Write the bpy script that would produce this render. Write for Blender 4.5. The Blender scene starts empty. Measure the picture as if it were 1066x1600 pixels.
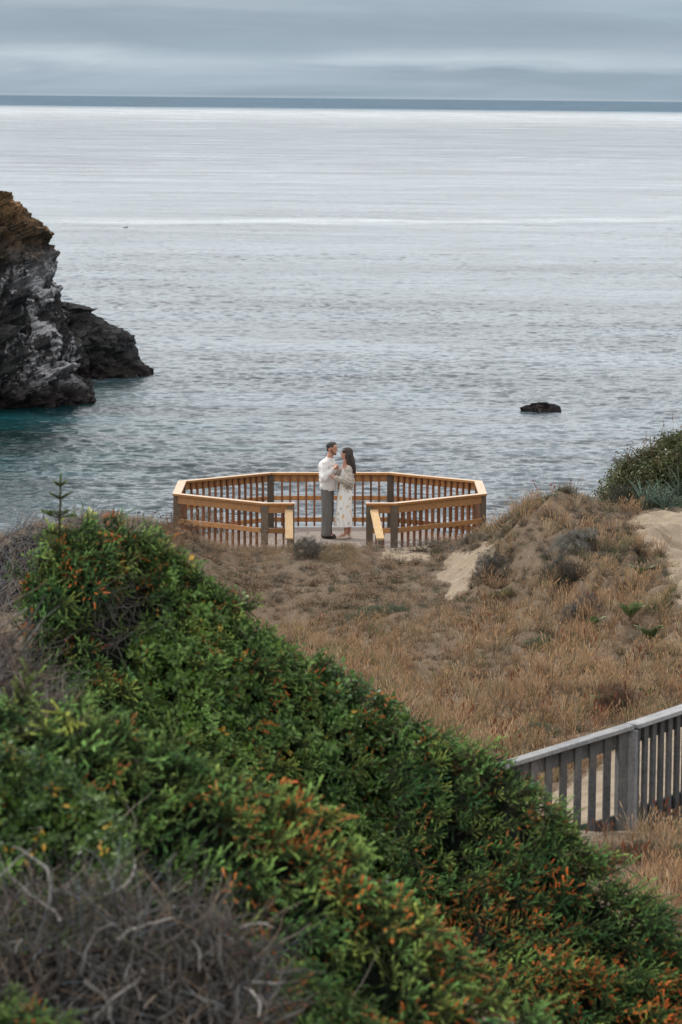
import bpy, math, random
import numpy as np
from mathutils import Vector, Matrix

random.seed(7)
RNG = np.random.default_rng(7)
scene = bpy.context.scene
COL = scene.collection
PI = math.pi

# ------------------------------------------------------------------ camera
CZ = 30.0                      # eye height above the sea
LENS = 135.0
FPX = 6000.0                   # focal length in photo pixels
PITCH = math.atan((800 - 152) / FPX)
ROLL = math.radians(0.58)
cam_d = bpy.data.cameras.new('camera')
cam = bpy.data.objects.new('camera', cam_d)
COL.objects.link(cam)
cam_d.lens = LENS
cam_d.sensor_fit = 'AUTO'
cam_d.sensor_width = 36
cam_d.clip_start = 0.5
cam_d.clip_end = 200000
RM = Matrix.Rotation(PI / 2 - PITCH, 3, 'X') @ Matrix.Rotation(ROLL, 3, 'Z')
cam.matrix_world = Matrix.Translation((0, 0, CZ)) @ RM.to_4x4()
scene.camera = cam
cam_d.dof.use_dof = True
cam_d.dof.focus_distance = 72.5
cam_d.dof.aperture_fstop = 7.5
RN = np.array(RM)


def ray(px, py):
    d = np.array([(px - 533) / FPX, -(py - 800) / FPX, -1.0])
    d = RN @ d
    return d / d[1]


def P(px, py, D):
    """surveyed point: world position at distance D"""
    d = ray(px, py) * D
    return np.array([d[0], d[1], d[2] + CZ])


def proj(x, y, z):
    q = np.stack([np.asarray(x, float), np.asarray(y, float), np.asarray(z, float) - CZ], -1) @ RN
    w = np.maximum(-q[..., 2], 1e-3)
    return 533 + FPX * q[..., 0] / w, 800 - FPX * q[..., 1] / w


# ------------------------------------------------------------------ noise
def _h(ix, iy, iz):
    n = (ix * 374761393 + iy * 668265263 + iz * 2147483647 + 1013904223).astype(np.int64) & 0xffffffff
    n = ((n ^ (n >> 13)) * 1274126177) & 0xffffffff
    n = (n ^ (n >> 16)) & 0xffffffff
    return n.astype(np.float64) / 4294967295.0


def vnoise(x, y, z=0.0):
    x, y, z = np.broadcast_arrays(np.asarray(x, float), np.asarray(y, float), np.asarray(z, float))
    ix, iy, iz = np.floor(x).astype(np.int64), np.floor(y).astype(np.int64), np.floor(z).astype(np.int64)
    fx, fy, fz = x - ix, y - iy, z - iz
    fx, fy, fz = [f * f * (3 - 2 * f) for f in (fx, fy, fz)]
    r = 0
    for dx in (0, 1):
        for dy in (0, 1):
            for dz in (0, 1):
                w = (fx if dx else 1 - fx) * (fy if dy else 1 - fy) * (fz if dz else 1 - fz)
                r = r + w * _h(ix + dx, iy + dy, iz + dz)
    return r


def fbm(x, y, z=0.0, o=4, lac=2.03, g=.5):
    r, a, s = 0, 1.0, 0
    for i in range(o):
        r = r + a * (vnoise(np.asarray(x) * lac ** i + 17.3 * i, np.asarray(y) * lac ** i + 5.1 * i, np.asarray(z) * lac ** i + 3.7 * i) - .5)
        s += a
        a *= g
    return r / s * 2      # about -1..1


# ------------------------------------------------------------------ objects
def tag(o, label=None, cat=None, group=None, kind=None):
    if label: o['label'] = label
    if cat: o['category'] = cat
    if group: o['group'] = group
    if kind: o['kind'] = kind
    return o


def empty(name, loc, label, cat, group=None):
    o = bpy.data.objects.new(name, None)
    COL.objects.link(o)
    o.location = loc
    o.empty_display_size = .1
    o.matrix_world = Matrix.Translation(loc)
    return tag(o, label, cat, group)


def np_mesh(name, V, T, mat, parent=None, C=None, smooth=False, origin=None):
    """V (n,3) world verts, T (m,3) triangles, C (n,3) colours"""
    V = np.asarray(V, np.float32)
    T = np.asarray(T, np.int32)
    if parent is not None:
        origin = np.array(parent_world(parent))
        V = V - origin
    elif origin is not None:
        V = V - np.array(origin)
    me = bpy.data.meshes.new(name)
    me.vertices.add(len(V))
    me.vertices.foreach_set('co', V.astype(np.float32).ravel())
    k = T.shape[1]
    me.loops.add(T.size)
    me.loops.foreach_set('vertex_index', T.ravel())
    me.polygons.add(len(T))
    me.polygons.foreach_set('loop_start', np.arange(0, T.size, k, dtype=np.int32))
    if C is not None:
        a = me.color_attributes.new('Col', 'FLOAT_COLOR', 'POINT')
        cc = np.ones((len(V), 4), np.float32)
        cc[:, :3] = C
        a.data.foreach_set('color', cc.ravel())
    me.update(calc_edges=True)
    me.polygons.foreach_set('use_smooth', np.full(len(T), smooth))
    if mat: me.materials.append(mat)
    o = bpy.data.objects.new(name, me)
    COL.objects.link(o)
    if parent is not None:
        o.parent = parent
    elif origin is not None:
        o.location = origin
    return o


def parent_world(p):
    l = Vector(p.location)
    while p.parent:
        p = p.parent
        l = l + Vector(p.location)
    return l


class MB:
    """collects verts / faces (any ngon) in world space"""
    def __init__(s):
        s.v, s.f = [], []

    def add(s, vs, fs):
        n = len(s.v)
        s.v += [tuple(float(c) for c in v) for v in vs]
        s.f += [tuple(i + n for i in f) for f in fs]

    def box(s, c, dims, ax=(1, 0, 0), up=(0, 0, 1), bev=0.0):
        c = Vector(c); ax = Vector(ax).normalized(); up = Vector(up)
        ay = up.cross(ax).normalized(); az = ax.cross(ay).normalized()
        hx, hy, hz = [d / 2 for d in dims]
        b = min(bev, hx * .5, hy * .5, hz * .5)
        if b <= 0:
            vs = [c + ax * (sx * hx) + ay * (sy * hy) + az * (sz * hz) for sz in (-1, 1) for sy in (-1, 1) for sx in (-1, 1)]
            s.add(vs, [(0, 2, 3, 1), (4, 5, 7, 6), (0, 1, 5, 4), (2, 6, 7, 3), (0, 4, 6, 2), (1, 3, 7, 5)])
            return
        ring = lambda z, i: [c + ax * x + ay * y + az * z for x, y in
                             ((-hx + b, -hy + i), (hx - b, -hy + i), (hx - i, -hy + b), (hx - i, hy - b),
                              (hx - b, hy - i), (-hx + b, hy - i), (-hx + i, hy - b), (-hx + i, -hy + b))]
        R = [ring(-hz, b), ring(-hz + b, 0), ring(hz - b, 0), ring(hz, b)]
        vs = [v for r in R for v in r]
        fs = [tuple(range(7, -1, -1)), tuple(range(24, 32))]
        for k in range(3):
            for i in range(8):
                j = (i + 1) % 8
                fs.append((k * 8 + i, k * 8 + j, k * 8 + 8 + j, k * 8 + 8 + i))
        s.add(vs, fs)

    def build(s, name, mat, parent=None, smooth=False, origin=None):
        off = Vector(parent_world(parent)) if parent is not None else Vector(origin or (0, 0, 0))
        me = bpy.data.meshes.new(name)
        me.from_pydata([Vector(v) - off for v in s.v], [], s.f)
        me.update()
        me.polygons.foreach_set('use_smooth', np.full(len(s.f), smooth))
        if mat: me.materials.append(mat)
        o = bpy.data.objects.new(name, me)
        COL.objects.link(o)
        if parent is not None: o.parent = parent
        elif origin is not None: o.location = origin
        return o


# ------------------------------------------------------------------ materials
def new_mat(name):
    m = bpy.data.materials.new(name)
    m.use_nodes = True
    nt = m.node_tree
    for n in list(nt.nodes): nt.nodes.remove(n)
    out = nt.nodes.new('ShaderNodeOutputMaterial')
    b = nt.nodes.new('ShaderNodeBsdfPrincipled')
    nt.links.new(b.outputs[0], out.inputs['Surface'])
    return m, nt, b, out


class NB:
    """tiny node helper"""
    def __init__(s, nt): s.nt = nt

    def n(s, t, **k):
        x = s.nt.nodes.new('ShaderNode' + t)
        for a, v in k.items(): setattr(x, a, v)
        return x

    def l(s, a, b): s.nt.links.new(a, b)

    def inp(s, sock, v):
        if hasattr(v, 'is_output'): s.l(v, sock)
        else: sock.default_value = v

    def math(s, op, a, b=0.0, c=None, clamp=False):
        x = s.n('Math', operation=op, use_clamp=clamp)
        s.inp(x.inputs[0], a); s.inp(x.inputs[1], b)
        if c is not None: s.inp(x.inputs[2], c)
        return x.outputs[0]

    def mr(s, v, a, b, c=0.0, d=1.0, smooth=False):
        x = s.n('MapRange')
        if smooth: x.interpolation_type = 'SMOOTHSTEP'
        s.inp(x.inputs[0], v)
        for i, q in enumerate((a, b, c, d)): x.inputs[i + 1].default_value = q
        return x.outputs[0]

    def noise(s, vec, scale, detail=4, rough=.55, dist=0.0):
        x = s.n('TexNoise')
        s.l(vec, x.inputs['Vector'])
        x.inputs['Scale'].default_value = scale
        x.inputs['Detail'].default_value = detail
        x.inputs['Roughness'].default_value = rough
        x.inputs['Distortion'].default_value = dist
        return x.outputs[0]

    def mapping(s, vec, scale=(1, 1, 1), rot=(0, 0, 0), loc=(0, 0, 0)):
        x = s.n('Mapping')
        s.l(vec, x.inputs[0])
        x.inputs['Scale'].default_value = scale
        x.inputs['Rotation'].default_value = rot
        x.inputs['Location'].default_value = loc
        return x.outputs[0]

    def mix(s, f, a, b, blend='MIX'):
        x = s.n('Mix', data_type='RGBA', blend_type=blend)
        s.inp(x.inputs[0], f)
        for i, v in ((6, a), (7, b)):
            if hasattr(v, 'is_output'): s.l(v, x.inputs[i])
            else: x.inputs[i].default_value = (*v, 1) if len(v) == 3 else v
        return x.outputs[2]

    def bump(s, h, strength, dist, normal=None):
        x = s.n('Bump')
        s.l(h, x.inputs['Height'])
        x.inputs['Strength'].default_value = strength
        x.inputs['Distance'].default_value = dist
        if normal is not None: s.l(normal, x.inputs['Normal'])
        return x.outputs[0]


def geo_pos(nb): return nb.n('NewGeometry').outputs['Position']


def mat_foliage(name, rough=.55, trans=.3, spec=.35):
    m, nt, b, out = new_mat(name)
    nb = NB(nt)
    a = nb.n('Attribute', attribute_name='Col')
    pos = geo_pos(nb)
    v = nb.mr(nb.noise(pos, 9.0, 3), .3, .7, .7, 1.3)
    c = nb.mix(1.0, a.outputs['Color'], v, 'MULTIPLY')
    nb.l(c, b.inputs['Base Color'])
    b.inputs['Roughness'].default_value = rough
    b.inputs['Specular IOR Level'].default_value = spec
    if trans > 0:
        t = nb.n('BsdfTranslucent')
        nb.l(c, t.inputs[0])
        ms = nb.n('MixShader')
        ms.inputs[0].default_value = trans
        nb.l(b.outputs[0], ms.inputs[1]); nb.l(t.outputs[0], ms.inputs[2])
        nb.l(ms.outputs[0], out.inputs['Surface'])
    return m


def mat_wood(name, c1, c2, c3, scale=1.0, rough=.6, spec=.3, blotch=.5):
    """grained timber; grain runs along the board's local long axis through object coordinates"""
    m, nt, b, out = new_mat(name)
    nb = NB(nt)
    pos = geo_pos(nb)
    g = nb.noise(nb.mapping(pos, (14, 14, 14)), scale, 5, .65, 1.2)
    fine = nb.noise(nb.mapping(pos, (90, 90, 25)), scale, 3, .7)
    big = nb.noise(nb.mapping(pos, (2.2, 2.2, 2.2)), scale, 3, .6)
    c = nb.mix(nb.mr(g, .35, .68), c1, c2)
    c = nb.mix(nb.mr(big, .45, .75, 0, blotch), c, c3)
    v = nb.mr(fine, .3, .7, .72, 1.2)
    c = nb.mix(1.0, c, v, 'MULTIPLY')
    oi = nb.n('ObjectInfo')
    vv = nb.mr(oi.outputs['Random'], 0, 1, .66, 1.2)
    c = nb.mix(1.0, c, vv, 'MULTIPLY')
    nb.l(c, b.inputs['Base Color'])
    b.inputs['Roughness'].default_value = rough
    b.inputs['Specular IOR Level'].default_value = spec
    nb.l(nb.bump(fine, .35, .004), b.inputs['Normal'])
    return m


def mat_plain(name, c, rough=.7, spec=.3, var=.15, scale=20, bump=.2, bd=.01, c2=None):
    m, nt, b, out = new_mat(name)
    nb = NB(nt)
    pos = geo_pos(nb)
    n = nb.noise(pos, scale, 4)
    v = nb.mr(n, .3, .7, 1 - var, 1 + var)
    cc = nb.mix(nb.mr(nb.noise(pos, scale * .3, 3), .45, .6), c, c2) if c2 else nb.mix(0.0, c, c)
    c = nb.mix(1.0, cc, v, 'MULTIPLY')
    nb.l(c, b.inputs['Base Color'])
    b.inputs['Roughness'].default_value = rough
    b.inputs['Specular IOR Level'].default_value = spec
    if bump: nb.l(nb.bump(n, bump, bd), b.inputs['Normal'])
    return m


M_FOL = mat_foliage('needle_foliage', .6, .35, .3)
M_LEAF = mat_foliage('glossy_leaves', .42, .25, .5)
M_DRY = mat_foliage('dry_stems', .8, .2, .15)
M_TWIG = mat_foliage('dead_twigs', .85, 0, .1)


# ------------------------------------------------------------------ foliage building blocks
class Tpl:
    """template: verts, tris, t (0 base..1 tip), tip (how much a shoot end)"""
    def __init__(s): s.V, s.T, s.t, s.k, s.n = [], [], [], [], 0

    def add(s, V, T, t, k):
        s.V.append(np.asarray(V, float)); s.T.append(np.asarray(T, int) + s.n)
        s.t.append(np.broadcast_to(np.asarray(t, float), (len(V),)))
        s.k.append(np.broadcast_to(np.asarray(k, float), (len(V),)))
        s.n += len(V)

    def fin(s):
        s.V = np.concatenate(s.V); s.T = np.concatenate(s.T)
        s.t = np.concatenate(s.t); s.k = np.concatenate(s.k)
        return s


def frame(d):
    d = d / np.linalg.norm(d)
    a = np.array([0, 0, 1.0]) if abs(d[2]) < .9 else np.array([1.0, 0, 0])
    u = np.cross(a, d); u /= np.linalg.norm(u)
    return u, np.cross(d, u), d


def shoot(tp, p0, d, L, n, nl, w, rng, t0=0., t1=1., stemw=.003):
    """a twig set with needles"""
    u, v, d = frame(np.asarray(d, float))
    p0 = np.asarray(p0, float)
    # stem : thin 3 sided
    e = p0 + d * L
    ang = np.array([0, 2.1, 4.2])
    c = np.cos(ang)[:, None] * u + np.sin(ang)[:, None] * v
    V = np.concatenate([p0 + c * stemw, e + c * stemw * .4])
    T = [(0, 1, 4), (0, 4, 3), (1, 2, 5), (1, 5, 4), (2, 0, 3), (2, 3, 5)]
    tp.add(V, T, t0 * .5, 2.0)
    s = (np.arange(n) + rng.random(n)) / n
    a = rng.random(n) * 2 * PI
    r = np.cos(a)[:, None] * u + np.sin(a)[:, None] * v
    fw = .75 + 1.1 * s ** 2 + rng.random(n) * .35
    nd = r + d * fw[:, None]
    nd /= np.linalg.norm(nd, axis=1)[:, None]
    b = p0 + d * (s * L)[:, None]
    ln = nl * (.75 + .4 * rng.random(n)) * np.where(s < .15, .7, 1)
    side = np.cross(nd, r + .01)
    side = side + rng.normal(0, .3, side.shape)
    side /= np.linalg.norm(side, axis=1)[:, None]
    V = np.stack([b - side * w / 2, b + side * w / 2, b + nd * ln[:, None]], 1).reshape(-1, 3)
    T = np.arange(3 * n).reshape(-1, 3)
    tt = t0 + (t1 - t0) * s
    tp.add(V, T, np.repeat(tt, 3), np.repeat(s, 3))


def spray_tpl(seed, L=.22, nlat=6, nl=.0165, w=.0076):
    """flat conifer spray: finger-like shoots in one plane (x-z), tips lifting slightly"""
    rng = np.random.default_rng(seed)
    tp = Tpl()
    ax = np.array([0, 0, 1.0])
    shoot(tp, (0, 0, 0), ax, L, int(L * 300), nl, w, rng)
    for i in range(nlat):
        s = .12 + .72 * i / nlat + rng.random() * .05
        sd = (1 if i % 2 else -1)
        d = np.array([sd * (.55 + .7 * rng.random()), .15 + rng.normal(0, .38), .55 + .5 * rng.random()])
        l = L * (.60 - .22 * s) * (.7 + .6 * rng.random())
        shoot(tp, ax * s * L, d, l, int(l * 330), nl, w, rng, s * .5 + .1, 1)
    return tp.fin()


def leaf_tpl(seed, n=9, L=.045, W=.026, R=.07, up=.5):
    """a sprig of folded oval leaves"""
    rng = np.random.default_rng(seed)
    tp = Tpl()
    for i in range(n):
        a = i * 2.4 + rng.random()
        h = R * 1.3 * i / n
        d = np.array([math.cos(a), math.sin(a), up + rng.normal(0, .25)])
        d /= np.linalg.norm(d)
        p = np.array([0, 0, h]) + d * R * .15
        sd = np.cross(d, [0, 0, 1.0]); sd /= np.linalg.norm(sd)
        nrm = np.cross(sd, d)
        l, w = L * (.6 + .6 * rng.random()), W * (.7 + .5 * rng.random())
        V = [p, p + d * l * .35 + sd * w * .5 + nrm * w * .18, p + d * l * .75 + sd * w * .34 + nrm * w * .1, p + d * l - nrm * l * .12,
             p + d * l * .75 - sd * w * .34 + nrm * w * .1, p + d * l * .35 - sd * w * .5 + nrm * w * .18, p + d * l * .5]
        T = [(0, 1, 6), (1, 2, 6), (2, 3, 6), (3, 4, 6), (4, 5, 6), (5, 0, 6)]
        tp.add(V, T, i / n * .6 + .4 * rng.random(), rng.random())
    c = np.array([[math.cos(x), math.sin(x), 0] for x in (0, 2.1, 4.2)]) * .002
    tp.add(np.concatenate([c, c * .5 + [0, 0, R * 1.3]]), [(0, 1, 4), (0, 4, 3), (1, 2, 5), (1, 5, 4), (2, 0, 3), (2, 3, 5)], 0, 2)
    return tp.fin()


def scatter(tpls, pos, dirs, scale, rng, colfn, nrm=None):
    """instance templates by value into one vertex / tri / colour array"""
    n = len(pos)
    which = rng.integers(0, len(tpls), n)
    VV, TT, CC, off = [], [], [], 0
    d = dirs / np.linalg.norm(dirs, axis=1)[:, None]
    a = rng.normal(size=(n, 3))
    if nrm is not None: a = nrm + a * .28
    u = np.cross(d, a); u /= np.linalg.norm(u, axis=1)[:, None]
    v = np.cross(d, u)
    for k, tp in enumerate(tpls):
        idx = np.nonzero(which == k)[0]
        if not len(idx): continue
        sc = scale[idx][:, None, None]
        V = (tp.V[None, :, 0:1] * u[idx][:, None] + tp.V[None, :, 1:2] * v[idx][:, None] + tp.V[None, :, 2:3] * d[idx][:, None]) * sc + pos[idx][:, None]
        m = len(tp.V)
        T = tp.T[None] + (np.arange(len(idx)) * m)[:, None, None] + off
        C = colfn(idx, tp)                 # (len(idx), m, 3)
        VV.append(V.reshape(-1, 3)); TT.append(T.reshape(-1, 3)); CC.append(C.reshape(-1, 3))
        off += m * len(idx)
    return np.concatenate(VV), np.concatenate(TT), np.concatenate(CC)


def tubes(lines, radii, cols, sides=3):
    """lines (n,k,3), radii (n,k), cols (n,3) -> arrays"""
    n, k, _ = lines.shape
    tan = np.gradient(lines, axis=1)
    tan /= np.linalg.norm(tan, axis=2)[..., None] + 1e-9
    a = np.array([.31, .52, .79])
    u = np.cross(tan, a); u /= np.linalg.norm(u, axis=2)[..., None] + 1e-9
    v = np.cross(tan, u)
    ang = np.arange(sides) * 2 * PI / sides
    ring = (np.cos(ang)[None, None, :, None] * u[:, :, None] + np.sin(ang)[None, None, :, None] * v[:, :, None])
    V = lines[:, :, None] + ring * radii[:, :, None, None]
    V = V.reshape(-1, 3)
    i = np.arange(k - 1)[:, None]; j = np.arange(sides)[None]
    q = np.stack([i * sides + j, i * sides + (j + 1) % sides, (i + 1) * sides + (j + 1) % sides, (i + 1) * sides + j], -1).reshape(-1, 4)
    t = np.concatenate([q[:, [0, 1, 2]], q[:, [0, 2, 3]]])
    T = (t[None] + (np.arange(n) * k * sides)[:, None, None]).reshape(-1, 3)
    C = np.repeat(cols, k * sides, axis=0)
    return V, T, C


def walk(start, d0, L, k, rng, wob=.35, grav=0., bias=None):
    """random walking twigs. start (n,3) d0 (n,3) L (n,)"""
    n = len(start)
    d = d0 / np.linalg.norm(d0, axis=1)[:, None]
    pts = [start]
    for i in range(k - 1):
        d = d + rng.normal(0, wob, (n, 3)); d[:, 2] -= grav
        if bias is not None: d = d + bias
        d /= np.linalg.norm(d, axis=1)[:, None]
        pts.append(pts[-1] + d * (L / (k - 1))[:, None])
    return np.stack(pts, 1)


def cat(parts):
    off, V, T, C = 0, [], [], []
    for v, t, c in parts:
        V.append(v); T.append(t + off); C.append(c); off += len(v)
    return np.concatenate(V), np.concatenate(T), np.concatenate(C)


def lerp(a, b, t): return a + (b - a) * t
# ------------------------------------------------------------------ light
w = bpy.data.worlds.new('World')
scene.world = w
w.use_nodes = True
nt = w.node_tree
for n in list(nt.nodes): nt.nodes.remove(n)
nb = NB(nt)
out = nt.nodes.new('ShaderNodeOutputWorld')
bg = nt.nodes.new('ShaderNodeBackground')
SUN_EL, SUN_AZ = math.radians(47), math.radians(-55)
sky = nb.n('TexSky', sky_type='NISHITA', sun_disc=False, sun_elevation=SUN_EL, sun_rotation=SUN_AZ)
sky.air_density = 1.2; sky.dust_density = 2.0
skyc = nb.mix(1.0, sky.outputs[0], (.1, .1, .1), 'MULTIPLY')
tc = nb.n('TexCoord')
dirv = tc.outputs['Generated']
sp = nb.n('SeparateXYZ'); nb.l(dirv, sp.inputs[0])
el = sp.outputs[2]
# overcast deck: dim blue grey low down, brighter towards the zenith
ramp = nb.n('ValToRGB')
nb.l(nb.mr(el, -.02, 1.0), ramp.inputs[0])
cr = ramp.color_ramp
cr.elements[0].position = 0.0; cr.elements[0].color = (.25, .322, .392, 1)
cr.elements[1].position = 1.0; cr.elements[1].color = (1.18, 1.15, 1.12, 1)
for p_, c_ in ((.045, (.275, .352, .42, 1)), (.08, (1.08, 1.15, 1.2, 1)), (.16, (1.28, 1.32, 1.36, 1)), (.4, (.82, .85, .88, 1))):
    e = cr.elements.new(p_); e.color = c_
# long flat streaks of stratus
st = nb.noise(nb.mapping(dirv, (4.5, 4.5, 60), loc=(.35, 0, .3)), 1.5, 6, .58, .5)
st2 = nb.noise(nb.mapping(dirv, (14, 14, 110), loc=(1.2, 3, .1)), 1.0, 6, .6, .7)
c = nb.mix(nb.mr(st, .42, .68, 0, .4), ramp.outputs[0], (.42, .49, .555))
c = nb.mix(1.0, c, nb.mr(st2, .3, .7, .90, 1.08), 'MULTIPLY')
# pale break in the cloud a little above the horizon
x0 = nb.math('ADD', el, nb.math('MULTIPLY', nb.math('SUBTRACT', st2, .5), .009))
band = nb.math('SUBTRACT', 1.0, nb.math('ABSOLUTE', nb.math('DIVIDE', nb.math('SUBTRACT', x0, .0098), .0036)), clamp=True)
band = nb.math('MULTIPLY', band, nb.mr(nb.noise(nb.mapping(dirv, (9, 9, 9)), 1.0, 3),   .3, .55, .25, .95))
c = nb.mix(band, c, (.44, .52, .58))
dark = nb.math('SUBTRACT', 1.0, nb.math('ABSOLUTE', nb.math('DIVIDE', nb.math('SUBTRACT', x0, .0175), .0055)), clamp=True)
c = nb.mix(nb.math('MULTIPLY', dark, .4), c, (.215, .278, .34))
thin = nb.math('SUBTRACT', 1.0, nb.math('ABSOLUTE', nb.math('DIVIDE', nb.math('SUBTRACT', el, -.0001), .0006)), clamp=True)
c = nb.mix(nb.math('MULTIPLY', thin, .45), c, (.40, .46, .51))
c = nb.mix(.93, skyc, c)
nb.l(c, bg.inputs[0])
bg.inputs[1].default_value = 1.28
nt.links.new(bg.outputs[0], out.inputs[0])

sd = bpy.data.lights.new('sun', 'SUN')
sd.energy = 2.7
sd.angle = math.radians(11)
sd.color = (1.0, .965, .91)
sun = bpy.data.objects.new('sun', sd)
COL.objects.link(sun)
# light comes from high, left and slightly behind the camera's far side
sdv = Vector((math.sin(SUN_AZ) * math.cos(SUN_EL), math.cos(SUN_AZ) * math.cos(SUN_EL), math.sin(SUN_EL)))
sun.rotation_euler = sdv.to_track_quat('Z', 'Y').to_euler()
sun.location = (0, 0, 80)

scene.view_settings.view_transform = 'Standard'
scene.view_settings.look = 'None'
scene.view_settings.exposure = 0
scene.render.engine = 'CYCLES'
scene.cycles.use_denoising = True
scene.cycles.max_bounces = 6
scene.cycles.diffuse_bounces = 3
scene.cycles.glossy_bounces = 3
scene.cycles.transmission_bounces = 2
scene.cycles.transparent_max_bounces = 4
scene.cycles.caustics_reflective = False
scene.cycles.caustics_refractive = False
scene.cycles.sample_clamp_indirect = 4
scene.cycles.sample_clamp_direct = 4

# ------------------------------------------------------------------ sea
def mat_water():
    m, nt, b, out = new_mat('sea_water')
    nb = NB(nt)
    pos = geo_pos(nb)
    sp = nb.n('SeparateXYZ'); nb.l(pos, sp.inputs[0])
    D = sp.outputs[1]
    # wave field: crests run roughly across the view
    swell = nb.noise(nb.mapping(pos, (.35, .6, 1), rot=(0, 0, .18)), .22, 2, .5, .4)
    chop = nb.noise(nb.mapping(pos, (.5, 1.0, 1), rot=(0, 0, -.12)), .75, 3, .6, .6)
    fine = nb.noise(nb.mapping(pos, (.6, 1.0, 1), rot=(0, 0, .3)), 2.6, 3, .6, .3)
    h = nb.math('ADD', nb.math('MULTIPLY', swell, 1.5), nb.math('ADD', nb.math('MULTIPLY', chop, .62), nb.math('MULTIPLY', fine, .26)))
    # wind lanes : calmer and rougher water in long patches
    lane = nb.noise(nb.mapping(pos, (.35, 1.0, 1), rot=(0, 0, -.05)), .012, 4, .6, .5)
    bm = nb.n('Bump')
    nb.l(h, bm.inputs['Height'])
    nb.l(nb.mr(lane, .3, .7, .55, 1.0), bm.inputs['Strength'])
    bm.inputs['Distance'].default_value = .38
    nb.l(bm.outputs[0], b.inputs['Normal'])
    # body colour : teal in the lee of the rock, grey blue out at sea
    dx = nb.math('DIVIDE', nb.math('ADD', sp.outputs[0], 36), 29)
    dy = nb.math('DIVIDE', nb.math('SUBTRACT', D, 330), 85)
    rr = nb.math('SQRT', nb.math('ADD', nb.math('MULTIPLY', dx, dx), nb.math('MULTIPLY', dy, dy)))
    f = nb.mr(nb.math('ADD', rr, nb.math('MULTIPLY', nb.math('SUBTRACT', chop, .5), .9)), .5, 1.3, 1, 0, True)
    c = nb.mix(f, (.052, .072, .084), (.003, .030, .034))
    # long current line with foam
    ly = nb.math('SUBTRACT', D, nb.math('ADD', 940, nb.math('MULTIPLY', nb.math('SUBTRACT', nb.noise(nb.mapping(pos, (1, 0.2, 1)), .012, 3), .5), 120)))
    ly = nb.math('ADD', ly, nb.math('MULTIPLY', sp.outputs[0], -.35))
    ln = nb.math('SUBTRACT', 1.0, nb.math('ABSOLUTE', nb.math('DIVIDE', ly, 26)), clamp=True)
    ln = nb.math('MULTIPLY', ln, nb.mr(nb.noise(nb.mapping(pos, (.35, 1, 1)), .09, 5, .7), .38, .62))
    c = nb.mix(nb.math('MULTIPLY', ln, .42), c, (.62, .66, .68))
    # thin broken foam on crests
    fo = nb.math('MULTIPLY', nb.mr(chop, .60, .74), nb.mr(fine, .45, .65))
    c = nb.mix(nb.math('MULTIPLY', fo, .22), c, (.6, .64, .66))
    # farther off single waves merge into a grey, finely ruffled surface
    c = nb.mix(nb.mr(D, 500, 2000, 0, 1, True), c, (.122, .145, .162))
    # far out : sunlight painted into the colour, then a dark band under the horizon
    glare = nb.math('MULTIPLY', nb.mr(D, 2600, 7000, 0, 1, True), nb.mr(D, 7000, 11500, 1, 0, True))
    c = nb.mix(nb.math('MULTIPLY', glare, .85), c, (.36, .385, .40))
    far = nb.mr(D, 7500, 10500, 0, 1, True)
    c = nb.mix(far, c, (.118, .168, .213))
    # gust patches : darker ruffled streaks lying across the view
    gu = nb.noise(nb.mapping(pos, (.30, 1, 1), rot=(0, 0, .04)), .035, 6, .68, .4)
    gu2 = nb.noise(nb.mapping(pos, (.35, 1, 1), rot=(0, 0, -.06)), .006, 5, .65, .6)
    c = nb.mix(1.0, c, nb.mr(gu, .36, .64, .4, 1.6), 'MULTIPLY')
    gu3 = nb.noise(nb.mapping(pos, (.55, 1, 1), rot=(0, 0, .08)), .13, 4, .7)
    c = nb.mix(nb.mr(D, 8000, 10000, 1, .2), c, nb.mix(1.0, c, nb.mr(gu3, .36, .64, .55, 1.45), 'MULTIPLY'))
    c = nb.mix(1.0, c, nb.mr(gu2, .35, .65, .8, 1.2), 'MULTIPLY')
    c = nb.mix(nb.math('MULTIPLY', ln, .5), c, (.66, .69, .70))
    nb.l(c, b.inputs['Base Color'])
    nb.l(nb.mr(D, 300, 4500, .15, .27), b.inputs['Roughness'])
    nb.l(nb.math('MULTIPLY', nb.math('MULTIPLY', nb.math('MULTIPLY', nb.math('SUBTRACT', .62, nb.math('MULTIPLY', far, .62)), nb.mr(D, 450, 2000, 1, .10, True)), nb.mr(f, 0, 1, 1, .5)), nb.mr(gu, .36, .64, .62, 1.25)), b.inputs['Specular IOR Level'])
    b.inputs['IOR'].default_value = 1.333
    return m


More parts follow.
